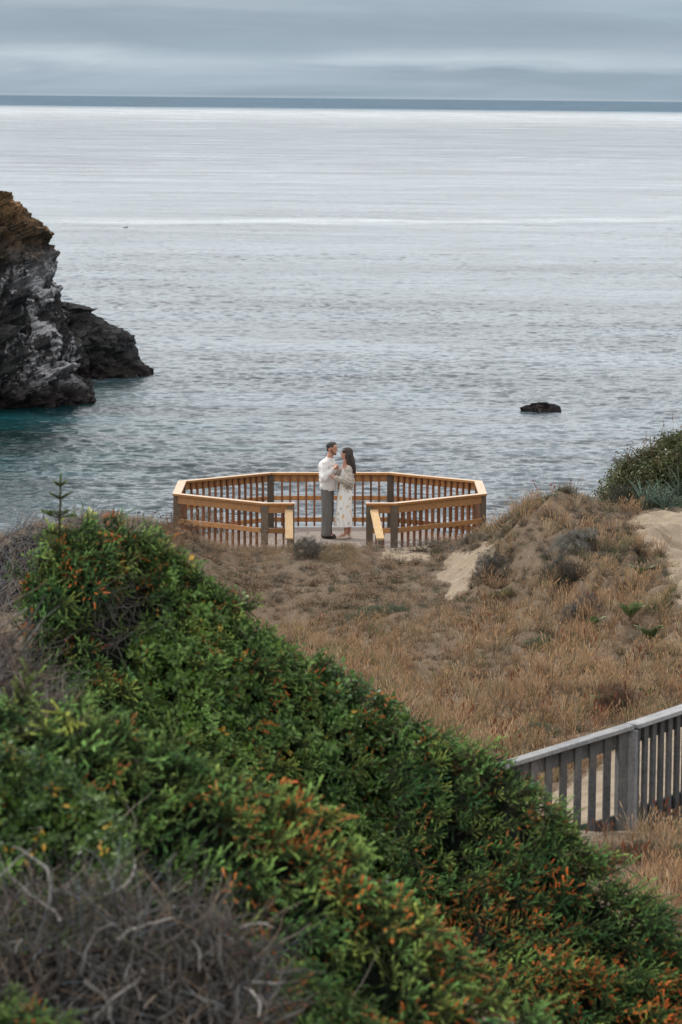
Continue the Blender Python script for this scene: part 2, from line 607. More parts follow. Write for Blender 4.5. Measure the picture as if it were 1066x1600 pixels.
def sea_mesh():
    # open water: real chop where the waves can be told apart, flat sheet beyond
    D = [235.0]
    while D[-1] < 2600: D.append(D[-1] + max(.17, D[-1] ** 2 / (CZ * FPX * .64) * .36))
    D = np.array(D)
    a = np.linspace(-.115, .115, 700)
    DD, AA = np.meshgrid(D, a, indexing='ij')
    X = DD * AA; Y = DD
    def wv(x, y, rot, lx, ly, sd, o=2):
        c, s_ = math.cos(rot), math.sin(rot)
        return fbm((x * c + y * s_) / lx, (-x * s_ + y * c) / ly, sd, o)
    Z = .22 * wv(X, Y, .15, 15, 8, 1) + .10 * (1 - 2 * np.abs(wv(X, Y, -.12, 4.4, 2.3, 2))) + .155 * (1 - 2 * np.abs(wv(X, Y, .2, 1.9, 1.05, 3))) + .06 * wv(X, Y, -.3, 1.0, .6, 5)
    lane = .55 + .75 * vnoise(X / 45, Y / 60, 4)
    Z = .84 * Z * lane * np.clip((2600 - Y) / 400, 0, 1) * np.clip((Y - 236) / 20, 0, 1)
    Z *= np.clip((.115 - np.abs(AA)) / .006, 0, 1)
    V = np.stack([X, Y, Z], -1).reshape(-1, 3)
    n = len(a); m = len(D)
    i = (np.arange(m - 1)[:, None] * n + np.arange(n - 1)[None]).ravel()
    Q = np.stack([i, i + 1, i + n + 1, i + n], 1)
    # the flat rest of the sea around it
    K = len(V)
    x0, x1, d0, d1 = -.115, .115, D[0], D[-1]
    Fv = [(-60000, -200, 0), (60000, -200, 0), (x0 * d0, d0, 0), (x1 * d0, d0, 0), (x0 * d1, d1, 0), (x1 * d1, d1, 0), (-60000, d1, 0), (60000, d1, 0), (-60000, 90000, 0), (60000, 90000, 0),
          (-9000, 9000, 0), (9000, 9000, 0)]
    Ff = [(0, 1, 3, 2), (0, 2, 4, 6), (3, 1, 7, 5), (6, 4, 10, 8), (4, 5, 11, 10), (5, 7, 9, 11), (10, 11, 9, 8)]
    return np.concatenate([V, Fv]), np.concatenate([Q, np.array(Ff) + K])


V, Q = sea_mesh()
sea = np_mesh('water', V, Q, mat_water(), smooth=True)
tag(sea, kind='structure')

# ------------------------------------------------------------------ headland
ctrl = [
 (350,852,68),(480,857,67.5),(560,862,67),(640,859,67.3),(700,851,67.8),(752,846,68.3),(785,834,67),(835,796,65.5),
 (870,780,64),(920,788,64),(945,815,65),(985,810,66),(1066,803,67.5),(1160,800,68),(1030,860,62),(1066,930,57),(1150,960,56),
 (720,892,64.5),(700,925,62.5),(540,905,64),(450,905,64.5),(400,885,66),(600,955,60),(500,985,60),(400,960,62),
 (650,1100,52),(850,955,59),(850,860,62),(950,905,60),(1000,1000,55),(850,1105,51),(1000,1105,50),(830,1155,48.5),(700,1160,48.5),
 (930,1265,41),(1030,1225,42.5),(1150,1200,43),(955,1306,37),(1066,1290,37.8),(1000,1390,33),(1066,1430,31),
 (250,828,66),(150,826,64),(60,868,60),(0,905,58),(-100,930,57),(0,1030,45),(200,1030,46),
]
CP = np.array([P(*c) for c in ctrl])
extra = [(-2.9, 70.5, 21.55), (2.5, 70.5, 21.6), (-2.9, 75, 21.3), (2.5, 75, 21.3), (-.2, 73, 21.2), (-.3, 69.2, 21.66),
         (0, 25, 24.6), (-2.5, 20, 26.2), (2.5, 22, 24.4), (-2, 12, 26.8), (2, 12, 26.2), (0, 8, 27.2), (0, 3, 28.2), (0, -4, 28.6),
         (-12, 20, 26.5), (12, 20, 24.5), (-14, 45, 23.5), (14, 45, 23), (-10, 60, 22.6), (12, 60, 23.6), (14, 75, 23), (-10, 5, 28), (10, 5, 28)]
CP = np.concatenate([CP, np.array(extra, float)])


def tps_fit(X, z, lam=.05):
    n = len(X)
    d2 = ((X[:, None] - X[None]) ** 2).sum(-1) + 1e-9
    K = .5 * d2 * np.log(d2) + lam * np.eye(n) * 3
    Pm = np.c_[np.ones(n), X]
    A = np.zeros((n + 3, n + 3)); A[:n, :n] = K; A[:n, n:] = Pm; A[n:, :n] = Pm.T
    return np.linalg.solve(A, np.r_[z, 0, 0, 0])


SX = np.array([1.0, .45])          # gentler along the view
XC = CP[:, :2] * SX
WT = tps_fit(XC, CP[:, 2], .02)
EX = np.array([-40, -14, -6, -4.6, -3.4, 2.9, 4.0, 6.0, 9, 14, 40.])
EY = np.array([50, 56, 60.5, 64, 75.6, 76.0, 69.5, 71, 74, 77, 80.])


def ground(x, y, detail=True):
    x, y = np.broadcast_arrays(np.asarray(x, float), np.asarray(y, float))
    shp = x.shape
    X = np.stack([np.clip(x, -13, 14).ravel(), np.clip(y, -6, 78).ravel()], -1) * SX
    d2 = ((X[:, None] - XC[None]) ** 2).sum(-1) + 1e-9
    z = (.5 * d2 * np.log(d2)) @ WT[:len(XC)] + WT[-3] + X @ WT[-2:]
    z = z.reshape(shp)
    if detail:
        near_deck = np.exp(-(((x + .2) / 3.2) ** 4 + ((y - 72.2) / 4.2) ** 4))
        z = z + (1 - near_deck) * (.13 * fbm(x * .9, y * .45, 3, 3) + .05 * fbm(x * 3.1, y * 2.2, 9, 3) + np.clip((x - 1.5) / 1.5, 0, 1) * np.clip((y - 50) / 6, 0, 1) * (.55 * (.3 - np.abs(fbm(x * 1.1 + 3, y * .6, 12, 4)))))
    e = np.interp(x, EX, EY) + .7 * fbm(x * .35, 3.3, 1, 3)
    over = np.maximum(0, y - e)
    z = z - over * 1.15 - .4 * over * (fbm(x * .25, y * .25, 4, 4) + .3) - .25 * np.minimum(over, 1) ** 2
    return np.maximum(z, -4)


def ground1(x, y): return float(ground(np.array([x]), np.array([y]))[0])


def hit(px, py, lo=28., hi=76.):
    """where the line of sight through a photo point meets the ground"""
    d = ray(px, py)
    t = np.linspace(lo, hi, 700)
    x, y, z = d[0] * t, t, CZ + d[2] * t
    g = ground(x, y)
    k = np.nonzero(z < g)[0]
    k = k[0] if len(k) else len(t) - 1
    return np.array([x[k], y[k], g[k]])


def inpoly(px, py, poly):
    px = np.asarray(px); py = np.asarray(py)
    r = np.zeros(px.shape, bool)
    n = len(poly)
    for i in range(n):
        x1, y1 = poly[i]; x2, y2 = poly[(i + 1) % n]
        c = ((y1 > py) != (y2 > py)) & (px < (x2 - x1) * (py - y1) / (y2 - y1 + 1e-9) + x1)
        r ^= c
    return r


SANDS = [[(972, 806), (1066, 790), (1400, 780), (1400, 1080), (1180, 1060), (1064, 938), (1048, 895), (1020, 850)],
         [(690, 900), (712, 872), (738, 856), (765, 848), (762, 870), (745, 895), (730, 922), (700, 930)],
         [(590, 852), (670, 852), (668, 864), (630, 872), (592, 868)],
         [(700, 1290), (850, 1246), (900, 1222), (930, 1203), (985, 1158), (1066, 1132), (1400, 1100), (1400, 1290), (1066, 1285), (930, 1305), (700, 1340)]]


def sandiness(x, y, z):
    px, py = proj(x, y, z)
    j = 22 * fbm(np.asarray(x) * 2.2, np.asarray(y) * 1.2, 2, 3)
    k = 18 * fbm(np.asarray(x) * 2.7, np.asarray(y) * 1.5, 8, 3)
    s = np.zeros(np.shape(px))
    for p in SANDS: s = np.maximum(s, inpoly(px + j, py + k, p).astype(float))
    return s


# one sheet: fine in the part that is looked at, coarser outside
def grid_sheet():
    xs = np.unique(np.concatenate([np.linspace(-60, -14, 24), np.linspace(-14, -7, 30), np.linspace(-7, 9, 230), np.linspace(9, 16, 30), np.linspace(16, 70, 24)]))
    ys = np.unique(np.concatenate([np.linspace(-30, 26, 50), np.linspace(26, 84, 460), np.linspace(84, 110, 30)]))
    X, Y = np.meshgrid(xs, ys)
    Z = ground(X, Y)
    s = sandiness(X, Y, Z)
    # gullies and scuffs in the bare sand
    n = len(xs); m = len(ys)
    V = np.stack([X.ravel(), Y.ravel(), Z.ravel()], 1)
    i = np.arange(m - 1)[:, None] * n + np.arange(n - 1)[None]
    i = i.ravel()
    Q = np.stack([i, i + 1, i + n + 1, i + n], 1)
    C = np.zeros((len(V), 3)); C[:, 0] = s.ravel()
    return V, Q, C


def mat_ground():
    m, nt, b, out = new_mat('sand_and_soil')
    nb = NB(nt)
    pos = geo_pos(nb)
    a = nb.n('Attribute', attribute_name='Col')
    sp = nb.n('SeparateColor'); nb.l(a.outputs['Color'], sp.inputs[0])
    n1 = nb.noise(pos, 2.5, 5, .6)
    n2 = nb.noise(pos, 14, 5, .65)
    n3 = nb.noise(pos, 60, 3, .6)
    sand = nb.mix(nb.mr(n1, .35, .65), (.35, .285, .21), (.25, .195, .14))
    sand = nb.mix(nb.mr(n2, .56, .72, 0, .7), sand, (.16, .12, .08))
    soil = nb.mix(nb.mr(n2, .35, .65), (.13, .095, .065), (.19, .145, .105))
    soil = nb.mix(nb.mr(n1, .55, .7, 0, .5), soil, (.10, .09, .05))
    e = nb.math('ADD', sp.outputs[0], nb.math('MULTIPLY', nb.math('SUBTRACT', n2, .5), .9))
    c = nb.mix(nb.mr(e, .35, .65), soil, sand)
    c = nb.mix(1.0, c, nb.mr(n3, .3, .7, .8, 1.15), 'MULTIPLY')
    # bare cliff below the edge
    sz = nb.n('SeparateXYZ'); nb.l(pos, sz.inputs[0])
    c = nb.mix(nb.mr(sz.outputs[2], 17, 20, 1, 0), c, (.13, .115, .095))
    nb.l(c, b.inputs['Base Color'])
    b.inputs['Roughness'].default_value = .95
    b.inputs['Specular IOR Level'].default_value = .1
    nb.l(nb.bump(n2, .6, .05, nb.bump(n3, .5, .012)), b.inputs['Normal'])
    return m


V, Q, C = grid_sheet()
M_GROUND = mat_ground()
g = np_mesh('ground', V, Q, M_GROUND, C=C, smooth=True)
tag(g, kind='structure')

# ------------------------------------------------------------------ sea rocks
def mat_rock(name, topz, base, guano=True):
    m, nt, b, out = new_mat(name)
    nb = NB(nt)
    pos = geo_pos(nb)
    sp = nb.n('SeparateXYZ'); nb.l(pos, sp.inputs[0])
    z = sp.outputs[2]
    n1 = nb.noise(pos, .35, 6, .65, .4)
    n2 = nb.noise(pos, 1.6, 6, .7)
    n3 = nb.noise(pos, 6, 4, .7)
    c = nb.mix(nb.mr(n2, .3, .7), (.009, .010, .012), (.070, .067, .066))
    c = nb.mix(nb.mr(n1, .52, .68, 0, .6), c, (.12, .11, .10))
    geo = nb.n('NewGeometry')
    ns = nb.n('SeparateXYZ'); nb.l(geo.outputs['Normal'], ns.inputs[0])
    if guano:
        # white bird-streaked faces in the middle heights, running down
        g = nb.noise(nb.mapping(pos, (.55, .55, .33), rot=(0, .6, 0)), .36, 5, .62, .7)
        g2 = nb.noise(nb.mapping(pos, (2.4, 2.4, .9), rot=(0, .6, 0)), 1.0, 4, .65, .5)
        hz = nb.math('MULTIPLY', nb.mr(z, 1.2, 3.2), nb.mr(z, 12.2, 15.5, 1, 0))
        gf = nb.math('MULTIPLY', nb.mr(nb.math('ADD', g, nb.math('MULTIPLY', nb.math('SUBTRACT', g2, .5), .45)), .475, .55), hz)
        gf = nb.math('MULTIPLY', gf, nb.mr(ns.outputs[2], -.2, .3, .4, 1))
        c = nb.mix(nb.math('MULTIPLY', gf, .85), c, nb.mix(nb.mr(n3, .4, .7), (.70, .68, .69), (.34, .33, .345)))
        # ochre soil and lichen towards the top
        tf = nb.math('MULTIPLY', nb.mr(nb.math('ADD', z, nb.math('MULTIPLY', nb.math('SUBTRACT', n1, .5), 8)), topz - 6.5, topz - 1.0), nb.mr(n2, .36, .52))
        c = nb.mix(tf, c, nb.mix(nb.mr(n3, .35, .65), (.32, .165, .07), (.15, .105, .06)))
        gr = nb.math('MULTIPLY', nb.mr(z, topz - 8, topz - 4), nb.mr(n3, .54, .64))
        c = nb.mix(nb.math('MULTIPLY', gr, .7), c, (.05, .06, .025))
    wet = nb.mr(nb.math('ADD', z, nb.math('MULTIPLY', nb.math('SUBTRACT', n2, .5), 1.2)), 1.0, 2.2, 1, 0)
    c = nb.mix(nb.math('MULTIPLY', wet, .85), c, nb.mix(nb.mr(n3, .45, .6), (.008, .007, .007), (.035, .02, .016)))
    nb.l(c, b.inputs['Base Color'])
    nb.l(nb.mr(wet, 0, 1, .9, .55), b.inputs['Roughness'])
    b.inputs['Specular IOR Level'].default_value = .2
    nb.l(nb.bump(n2, .8, .5, nb.bump(n3, .7, .15)), b.inputs['Normal'])
    return m


def facet(q, cs, seed):
    g = q / cs
    b0 = np.floor(g).astype(np.int64)
    best = np.full(q.shape[:-1], 9.0); val = np.zeros(q.shape[:-1])
    for dx in (-1, 0, 1):
        for dy in (-1, 0, 1):
            for dz in (-1, 0, 1):
                c = b0 + np.array([dx, dy, dz])
                h = [_h(c[..., 0] + 31 * k + seed, c[..., 1] + 7 * k, c[..., 2] + 13 * k) for k in range(7)]
                s = c + np.stack(h[:3], -1)
                d = ((g - s) ** 2).sum(-1)
                n = np.stack(h[3:6], -1) * 2 - 1
                v = ((g - s) * n).sum(-1) * 1.1 + (h[6] - .5) * .7
                m = d < best
                best = np.where(m, d, best); val = np.where(m, v, val)
    return val


def rock(name, prof, cx, cy, depth_ratio, mat, nth=420, nh=260, amp=.16, label='', seed=0):
    """prof: list of (height, radius to the right of cx); a craggy pile around a vertical axis"""
    hs = np.array([p[0] for p in prof], float); rs = np.array([p[1] for p in prof], float)
    t = np.linspace(0, 1, nh)
    L = np.concatenate([[0], np.cumsum(np.hypot(np.diff(hs), np.diff(rs)))])
    H = np.interp(t * L[-1], L, hs); R = np.interp(t * L[-1], L, rs)
    th = np.linspace(0, 2 * PI, nth, endpoint=False)
    HH, TH = np.meshgrid(H, th, indexing='ij')
    RR = np.meshgrid(R, th, indexing='ij')[0]
    x = cx + RR * np.cos(TH); y = cy + RR * np.sin(TH) * depth_ratio
    V = np.stack([x, y, HH], -1)
    sc = max(rs)
    # strong blocky relief: ridged noise + stepped planes
    def disp(q):
        a = fbm(q[..., 0] * 1.9 / sc, q[..., 1] * 1.9 / sc, q[..., 2] * 1.6 / sc + seed, 5)
        r = 1 - np.abs(fbm(q[..., 0] * 3.6 / sc + 9, q[..., 1] * 3.6 / sc, q[..., 2] * 2.6 / sc + seed, 4)) * 2.2
        s = q[..., 2] * .55 + q[..., 0] * .35 + 1.5 * fbm(q[..., 0] * .25, q[..., 1] * .25, q[..., 2] * .25 + seed, 3)
        st = (s - np.floor(s)) ** 2
        f = fbm(q[..., 0] * 1.1, q[..., 1] * 1.1, q[..., 2] * 1.1, 4)
        c2 = np.abs(fbm(q[..., 0] * .55, q[..., 1] * .55, q[..., 2] * .5 + seed, 4))
        # broken facets: each cell of a jittered lattice is its own tilted plane
        fc = 0
        for cs, am in ((4.6, .62), (1.7, .26)):
            fc = fc + am * facet(q, cs, seed)
        return fc + a * .7 + r * .35 - .45 + .10 * st + .42 * f - .75 * c2
    dd = disp(V)
    # keep the skyline where it was surveyed, let the faces vary
    fac = amp * sc * dd * np.clip(RR / (sc * .35), .12, 1)
    edge = np.exp(-(np.sin(TH) / .35) ** 2) * (np.cos(TH) > 0)
    fac = fac * (1 - .5 * edge)
    V[..., 0] += fac * np.cos(TH)
    V[..., 1] += fac * np.sin(TH)
    V[..., 2] += .35 * fac * (V[..., 2] > .5)
    V = V.reshape(-1, 3)
    V = np.concatenate([V, [[cx, cy, prof[-1][0]]]])
    i = (np.arange(nh - 1)[:, None] * nth); j = np.arange(nth)[None]; j2 = (j + 1) % nth
    Q = np.stack([i + j, i + j2, i + nth + j2, i + nth + j], -1).reshape(-1, 4)
    T = np.concatenate([Q[:, [0, 1, 2]], Q[:, [0, 2, 3]], np.stack([(nh - 1) * nth + np.arange(nth), (nh - 1) * nth + (np.arange(nth) + 1) % nth, np.full(nth, nh * nth)], 1)])
    return np_mesh(name, V, T, mat, origin=(cx, cy, 0), smooth=False)


def sea_D(py, px=0):
    d = ray(px, py); return -CZ / d[2]


DR = sea_D(640, 60)            # distance of the rock's foot
def prof_px(pts, D, cxw):
    o = [(-3.0, P(pts[0][0], pts[0][1], D)[0] - cxw + 1.2)]
    for px, py in pts:
        p = P(px, py, D); o.append((max(p[2], -.2), p[0] - cxw))
    return o


cx1 = P(-130, 600, DR)[0]
DR1 = DR + 2
prof1 = prof_px([(141, 642), (143, 628), (140, 612), (132, 603), (118, 590), (116, 560), (110, 535), (100, 500), (95, 478), (96, 460), (90, 440),
                 (90, 420), (83, 400), (72, 385), (60, 362), (50, 345), (38, 330), (15, 314), (0, 310), (-20, 306), (-60, 312), (-100, 318)], DR1, cx1)
r1 = rock('sea_rock', prof1, cx1, DR1 + 8, .8, mat_rock('guano_rock', 20, 0), amp=.17)
tag(r1, 'tall dark sea stack streaked white with an orange lichen top at the left edge', 'rock')
DR2 = sea_D(598, 180)
cx2 = P(40, 600, DR2)[0]
prof2 = prof_px([(234, 600), (231, 588), (222, 578), (212, 566), (200, 552), (198, 543), (183, 530), (168, 516), (150, 504), (135, 494), (118, 488), (98, 481), (70, 474), (45, 470)], DR2, cx2)
r2 = rock('sea_rock', prof2, cx2, DR2 + 9, .55, mat_rock('dark_rock', 40, 0, guano=False), amp=.14, seed=5)
tag(r2, 'low dark rock ridge sloping into the water behind the white streaked stack', 'rock')
DR3 = sea_D(647, 845)
c3 = P(845, 647, DR3)
for k, (px, rpx, hpx) in enumerate([(845, 38, 12)]):
    D = DR3; s = D / FPX
    pr = [(-1.0, rpx * s * 1.1), (0, rpx * s), (hpx * s * .8, rpx * s * .90), (hpx * s * 1.25, rpx * s * .7), (hpx * s * 1.45, rpx * s * .3)]
    r3 = rock('sea_rock', pr, c3[0], c3[1] + 1, .55, mat_rock('wet_rock', 40, 0, guano=False), nth=160, nh=50, amp=.30, seed=11)
tag(r3, 'small flat black rock just breaking the surface right of the platform', 'rock')
# ------------------------------------------------------------------ lookout platform
GOLD = mat_wood('golden_rail_wood', (.50, .25, .095), (.37, .17, .065), (.33, .17, .085), rough=.5)
REDW = mat_wood('reddish_baluster_wood', (.26, .10, .042), (.17, .065, .028), (.15, .07, .04), rough=.6)
POSTW = mat_wood('weathered_post_wood', (.165, .125, .092), (.11, .083, .062), (.20, .14, .09), rough=.8)
DECKW = mat_wood('grey_deck_boards', (.36, .30, .26), (.27, .225, .195), (.30, .235, .19), rough=.75)
PALEW = mat_wood('pale_new_board', (.62, .43, .24), (.50, .32, .15), (.55, .36, .18), rough=.55)


def mat_cap():
    m = mat_wood('handrail_wood', (.48, .22, .065), (.34, .14, .04), (.42, .2, .07), rough=.5)
    nt = m.node_tree; nb = NB(nt)
    b = [n for n in nt.nodes if n.type == 'BSDF_PRINCIPLED'][0]
    src = b.inputs['Base Color'].links[0].from_socket
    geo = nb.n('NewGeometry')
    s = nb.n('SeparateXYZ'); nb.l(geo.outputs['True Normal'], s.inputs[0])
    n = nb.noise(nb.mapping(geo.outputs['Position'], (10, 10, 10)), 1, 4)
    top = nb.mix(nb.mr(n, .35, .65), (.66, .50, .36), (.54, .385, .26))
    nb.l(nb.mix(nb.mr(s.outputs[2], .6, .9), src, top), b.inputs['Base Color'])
    return m


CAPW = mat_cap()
DCX, DCY, DZ = -.20, 71.35, CZ - 8.31
DW = 5.62
RC = DW / 2 / math.cos(PI / 8)
plat = empty('lookout_platform', (DCX, DCY, DZ), 'octagonal wooden lookout platform with golden railings overlooking the sea', 'platform')
corner = [Vector((DCX + RC * math.cos(math.radians(a)), DCY + RC * math.sin(math.radians(a)), DZ)) for a in [-67.5 + 45 * k for k in range(8)]]
# corner[0] front right ... counter clockwise ... corner[7] front left
HR = 1.07


def yspan(y):
    """half width of the octagon at depth y"""
    d = abs(y - DCY)
    h = DW / 2 + .06
    s = h * math.tan(PI / 8)
    return h if d <= s else h - (d - s)


mb = MB()
y = DCY - DW / 2 - .04
while y < DCY + DW / 2 + .04:
    h = min(yspan(y), yspan(y + .138))
    # each row is two or three boards with staggered butt joints
    cuts = [-h, -h + (h * .9 if int(y * 7) % 2 else h * 1.25), h]
    for a, b_ in zip(cuts[:-1], cuts[1:]):
        if b_ - a > .1:
            mb.box((DCX + (a + b_) / 2, y + .069, DZ - .019 + random.uniform(-.0015, .0015)), (b_ - a - .004, .132, .038), bev=.003)
    y += .14
# walkway boards leading out of the opening
y = DCY - DW / 2 - .19
for k in range(8):
    mb.box((DCX + .03 * k, y + .069, DZ - .019 + .018 * k), (1.44, .132, .038), bev=.003)
    y -= .14
mb.build('decking', DECKW, plat)
mb = MB()
for k in range(8):
    a, b_ = corner[k], corner[(k + 1) % 8]
    d = (b_ - a); L = d.length; mid = (a + b_) / 2; inn = (Vector((DCX, DCY, DZ)) - mid).normalized()
    mb.box(mid + inn * .02 - Vector((0, 0, .15)), (L - .02, .038, .2), ax=d)
for xx in (-2, -1, 0, 1, 2):
    mb.box((DCX + xx, DCY, DZ - .15), (.04, DW * .78, .18))
mb.build('joist_frame', POSTW, plat)

# posts
def post(p, top, bot=1.0, s=.125, nm='post'):
    mb = MB(); p = Vector(p)
    mb.box(p + Vector((0, 0, (top - bot) / 2)), (s, s, top + bot), bev=.008)
    return mb.build(nm, POSTW, plat)


inset = lambda v, k: v + (Vector((DCX, DCY, DZ)) - v) * k
posts = []
for k in range(8):
    c = inset(corner[k], .0)
    mb = MB()
    o = (c - Vector((DCX, DCY, DZ))).normalized()
    ax = Vector((1, 0, 0))
    mb.box(c + Vector((0, 0, (HR - .042 - 1.6) / 2)), (.13, .13, HR - .042 + 1.6), ax=ax, bev=.008)
    posts.append(mb.build('post', POSTW, plat))
OPL = Vector((DCX - 1.19 + .50, DCY - DW / 2, DZ)); OPR = Vector((DCX + 1.19 - .47, DCY - DW / 2, DZ))
for p in (OPL, OPR):
    mb = MB(); mb.box(p + Vector((0, 0, (HR - .042 - .9) / 2)), (.125, .125, HR - .042 + .9), bev=.008)
    mb.build('post', POSTW, plat)


def railing(a, b, mitre_a, mitre_b):
    """one side: rails in the panel mesh, cap and balusters below it"""
    d = (b - a); L = d.length; u = d / L
    mid = (a + b) / 2
    inn = Vector((-u.y, u.x, 0))
    if inn.dot(Vector((DCX, DCY, DZ)) - mid) < 0: inn = -inn
    mb = MB()
    pw = .066
    LL = L - 2 * pw
    Z = Vector((0, 0, 1))
    for z, h in ((HR - .042 - .07, .138), (HR - .50, .088), (HR - .92, .088)):
        mb = MB()
        mb.box(mid + Z * z + inn * (-.022), (LL, .038, h), ax=u, bev=.003)
        if h > .1: panel = mb.build('railing', GOLD, plat)
        else: mb.build('rail', GOLD, panel)
    # cap with mitred ends
    w2, th = .078, .04
    vs = []
    for z in (HR - .04, HR):
        for s_, e, m in ((-1, a, mitre_a), (1, b, mitre_b)):
            for w_ in (-w2, w2):
                sh = m * w_
                vs.append(e + inn * w_ - u * s_ * sh * 1.0 + Z * z)
    mb = MB()
    mb.add(vs, [(0, 1, 3, 2), (4, 6, 7, 5), (0, 2, 6, 4), (1, 5, 7, 3), (0, 4, 5, 1), (2, 3, 7, 6)])
    mb.build('handrail', CAPW, panel)
    n = max(2, int(round(LL / .152)) - 1)
    for i in range(n):
        t = (i + 1) / (n + 1)
        c = a + u * (pw + LL * t) + inn * .0175
        m2 = MB()
        m2.box(c + Z * (HR - .045 - .5) , (.038, .038, 1.0), ax=u, bev=.002)
        m2.build('baluster', REDW, panel)


t8 = math.tan(PI / 8)
for k in range(7):
    railing(corner[k], corner[k + 1], t8, t8)
railing(corner[7], OPL + Vector((.07, 0, 0)), t8, 0)
railing(OPR - Vector((.07, 0, 0)), corner[0], 0, t8)
# sloping boards running out from the opening
for (p, dx, sx_) in ((OPL, .02, -.035), (OPR, .11, .08)):
    a = p + Vector((sx_, -.075, HR - .13)); b = a + Vector((dx, -.85, -.42))
    u = (b - a)
    mb = MB(); mb.box((a + b) / 2, (u.length, .14, .04), ax=u, bev=.003)
    mb.build('sloping_handrail', PALEW, plat)
    q = b + Vector((-.0, .06, 0))
    mb = MB(); mb.box(q - Vector((0, 0, .42)), (.09, .09, .78), bev=.005); mb.build('post', POSTW, plat)
plat.rotation_euler = (0, -ROLL, 0)

# ------------------------------------------------------------------ grey fence beside the lower path
GREYW = mat_wood('silver_grey_timber', (.36, .36, .37), (.22, .22, .225), (.45, .44, .43), rough=.85, blotch=.6)
GREYD = mat_wood('dark_grey_timber', (.12, .12, .122), (.06, .06, .062), (.19, .18, .165), rough=.9, blotch=.6)
FP = Vector(P(985, 1134, 37.5))
fence = empty('timber_fence', (FP.x, FP.y, FP.z - 1.15), 'weathered silver grey timber fence with wide slats beside the sandy path', 'fence')
Z = Vector((0, 0, 1))


def bay(p, d, L, rise, sp, skip=0):
    u = Vector((d[0], d[1], 0)).normalized()
    s = (u + Z * (rise / L)).normalized()
    near = Vector((u.y, -u.x, 0))
    if near.y > 0: near = -near
    e = p + s * L
    mid = (p + e) / 2
    mb = MB(); mb.box(mid + near * .02, (L - .006, .17, .045), ax=s, bev=.006)
    mb.build('handrail', GREYW, fence)
    for dz in (.12, .93):
        mb = MB(); mb.box(mid - Z * dz - near * .02, (L - .02, .04, .14), ax=s, bev=.004)
        mb.build('rail', GREYD, fence)
    n = int(L / sp)
    for i in range(n):
        c = p + s * (sp * (i + .62))
        mb = MB(); mb.box(c - Z * (.03 + .535) + near * .022 + near * random.uniform(-.002, .002), (.074, .036, 1.10 + random.uniform(-.02, .02)), ax=u, up=(0, 0, 1), bev=.004)
        o = mb.build('slat', GREYD, fence)
    return e


bay(FP, (-.93, -.36), 1.46, -.34, .162)
e2 = bay(FP, (.60, .80), 2.4, .14, .15)
e3 = bay(e2, (.60, .80), 2.4, .12, .15)
for q in (FP + Vector((-.085, -.05, -.03)), e2 + Vector((0, 0, -.03))):
    mb = MB(); mb.box(q - Z * .66, (.10, .10, 1.3), ax=(.93, .36, 0), bev=.006)
    mb.build('post', GREYD, fence)
mb = MB(); mb.box(FP + Vector((.02, -.075, -.03 - .62)), (.05, .10, 1.24), ax=(.6, .8, 0), bev=.006); mb.build('post', GREYW, fence)
# ------------------------------------------------------------------ people
def capsule(p0, p1, r0, r1, n=14, m=5, sq=None):
    p0, p1 = np.array(p0, float), np.array(p1, float)
    d = p1 - p0; L = np.linalg.norm(d) + 1e-9
    u, v, w_ = frame(d)
    if sq is not None:                      # sq = (direction, factor): flatten across
        a = np.array(sq[0], float); a -= w_ * a.dot(w_); a /= np.linalg.norm(a)
        u = a; v = np.cross(w_, u)
    prof = []
    for i in range(m + 1):
        t = -PI / 2 + PI / 2 * i / m
        prof.append((math.sin(t) * r0, max(math.cos(t) * r0, 1e-4)))
    for i in range(m + 1):
        t = PI / 2 * i / m
        prof.append((L + math.sin(t) * r1, max(math.cos(t) * r1, 1e-4)))
    V, F = [], []
    for z, r in prof:
        for k in range(n):
            a = 2 * PI * k / n
            f = sq[1] if sq is not None else 1
            V.append(p0 + w_ * z + u * math.cos(a) * r * f + v * math.sin(a) * r)
    for i in range(len(prof) - 1):
        for k in range(n):
            k2 = (k + 1) % n
            F.append((i * n + k, i * n + k2, i * n + n + k2, i * n + n + k))
    F.append(tuple(range(n - 1, -1, -1))); F.append(tuple((len(prof) - 1) * n + k for k in range(n)))
    return V, F


def ell(c, r, rot=None):
    V, F = capsule((0, 0, -1e-4), (0, 0, 1e-4), 1, 1, 20, 8)
    V = np.array(V) * np.array(r)
    if rot is not None: V = V @ np.array(Matrix.Rotation(rot[0], 3, rot[1])).T
    return list(V + np.array(c)), F


def remesh(name, shapes, voxel, mat, parent, smooth_it=6, dispfn=None):
    """melt the shapes into one continuous skin"""
    mb = MB()
    off = np.array(parent_world(parent))
    for V, F in shapes: mb.add([np.array(v) + off for v in V], F)
    o = mb.build(name, mat, parent, smooth=True)
    md = o.modifiers.new('r', 'REMESH'); md.mode = 'VOXEL'; md.voxel_size = voxel; md.use_smooth_shade = True
    if smooth_it:
        s = o.modifiers.new('s', 'SMOOTH'); s.iterations = smooth_it; s.factor = .5
    dg = bpy.context.evaluated_depsgraph_get()
    me = bpy.data.meshes.new_from_object(o.evaluated_get(dg))
    o.modifiers.clear()
    o.data = me
    if not me.materials: me.materials.append(mat)
    if dispfn is not None:
        n = len(me.vertices)
        co = np.zeros(n * 3, np.float32); me.vertices.foreach_get('co', co)
        nr = np.zeros(n * 3, np.float32); me.vertices.foreach_get('normal', nr)
        co = co.reshape(-1, 3); nr = nr.reshape(-1, 3)
        co = co + nr * dispfn(co)[:, None]
        me.vertices.foreach_set('co', co.astype(np.float32).ravel()); me.update()
    me.polygons.foreach_set('use_smooth', np.full(len(me.polygons), True))
    return o


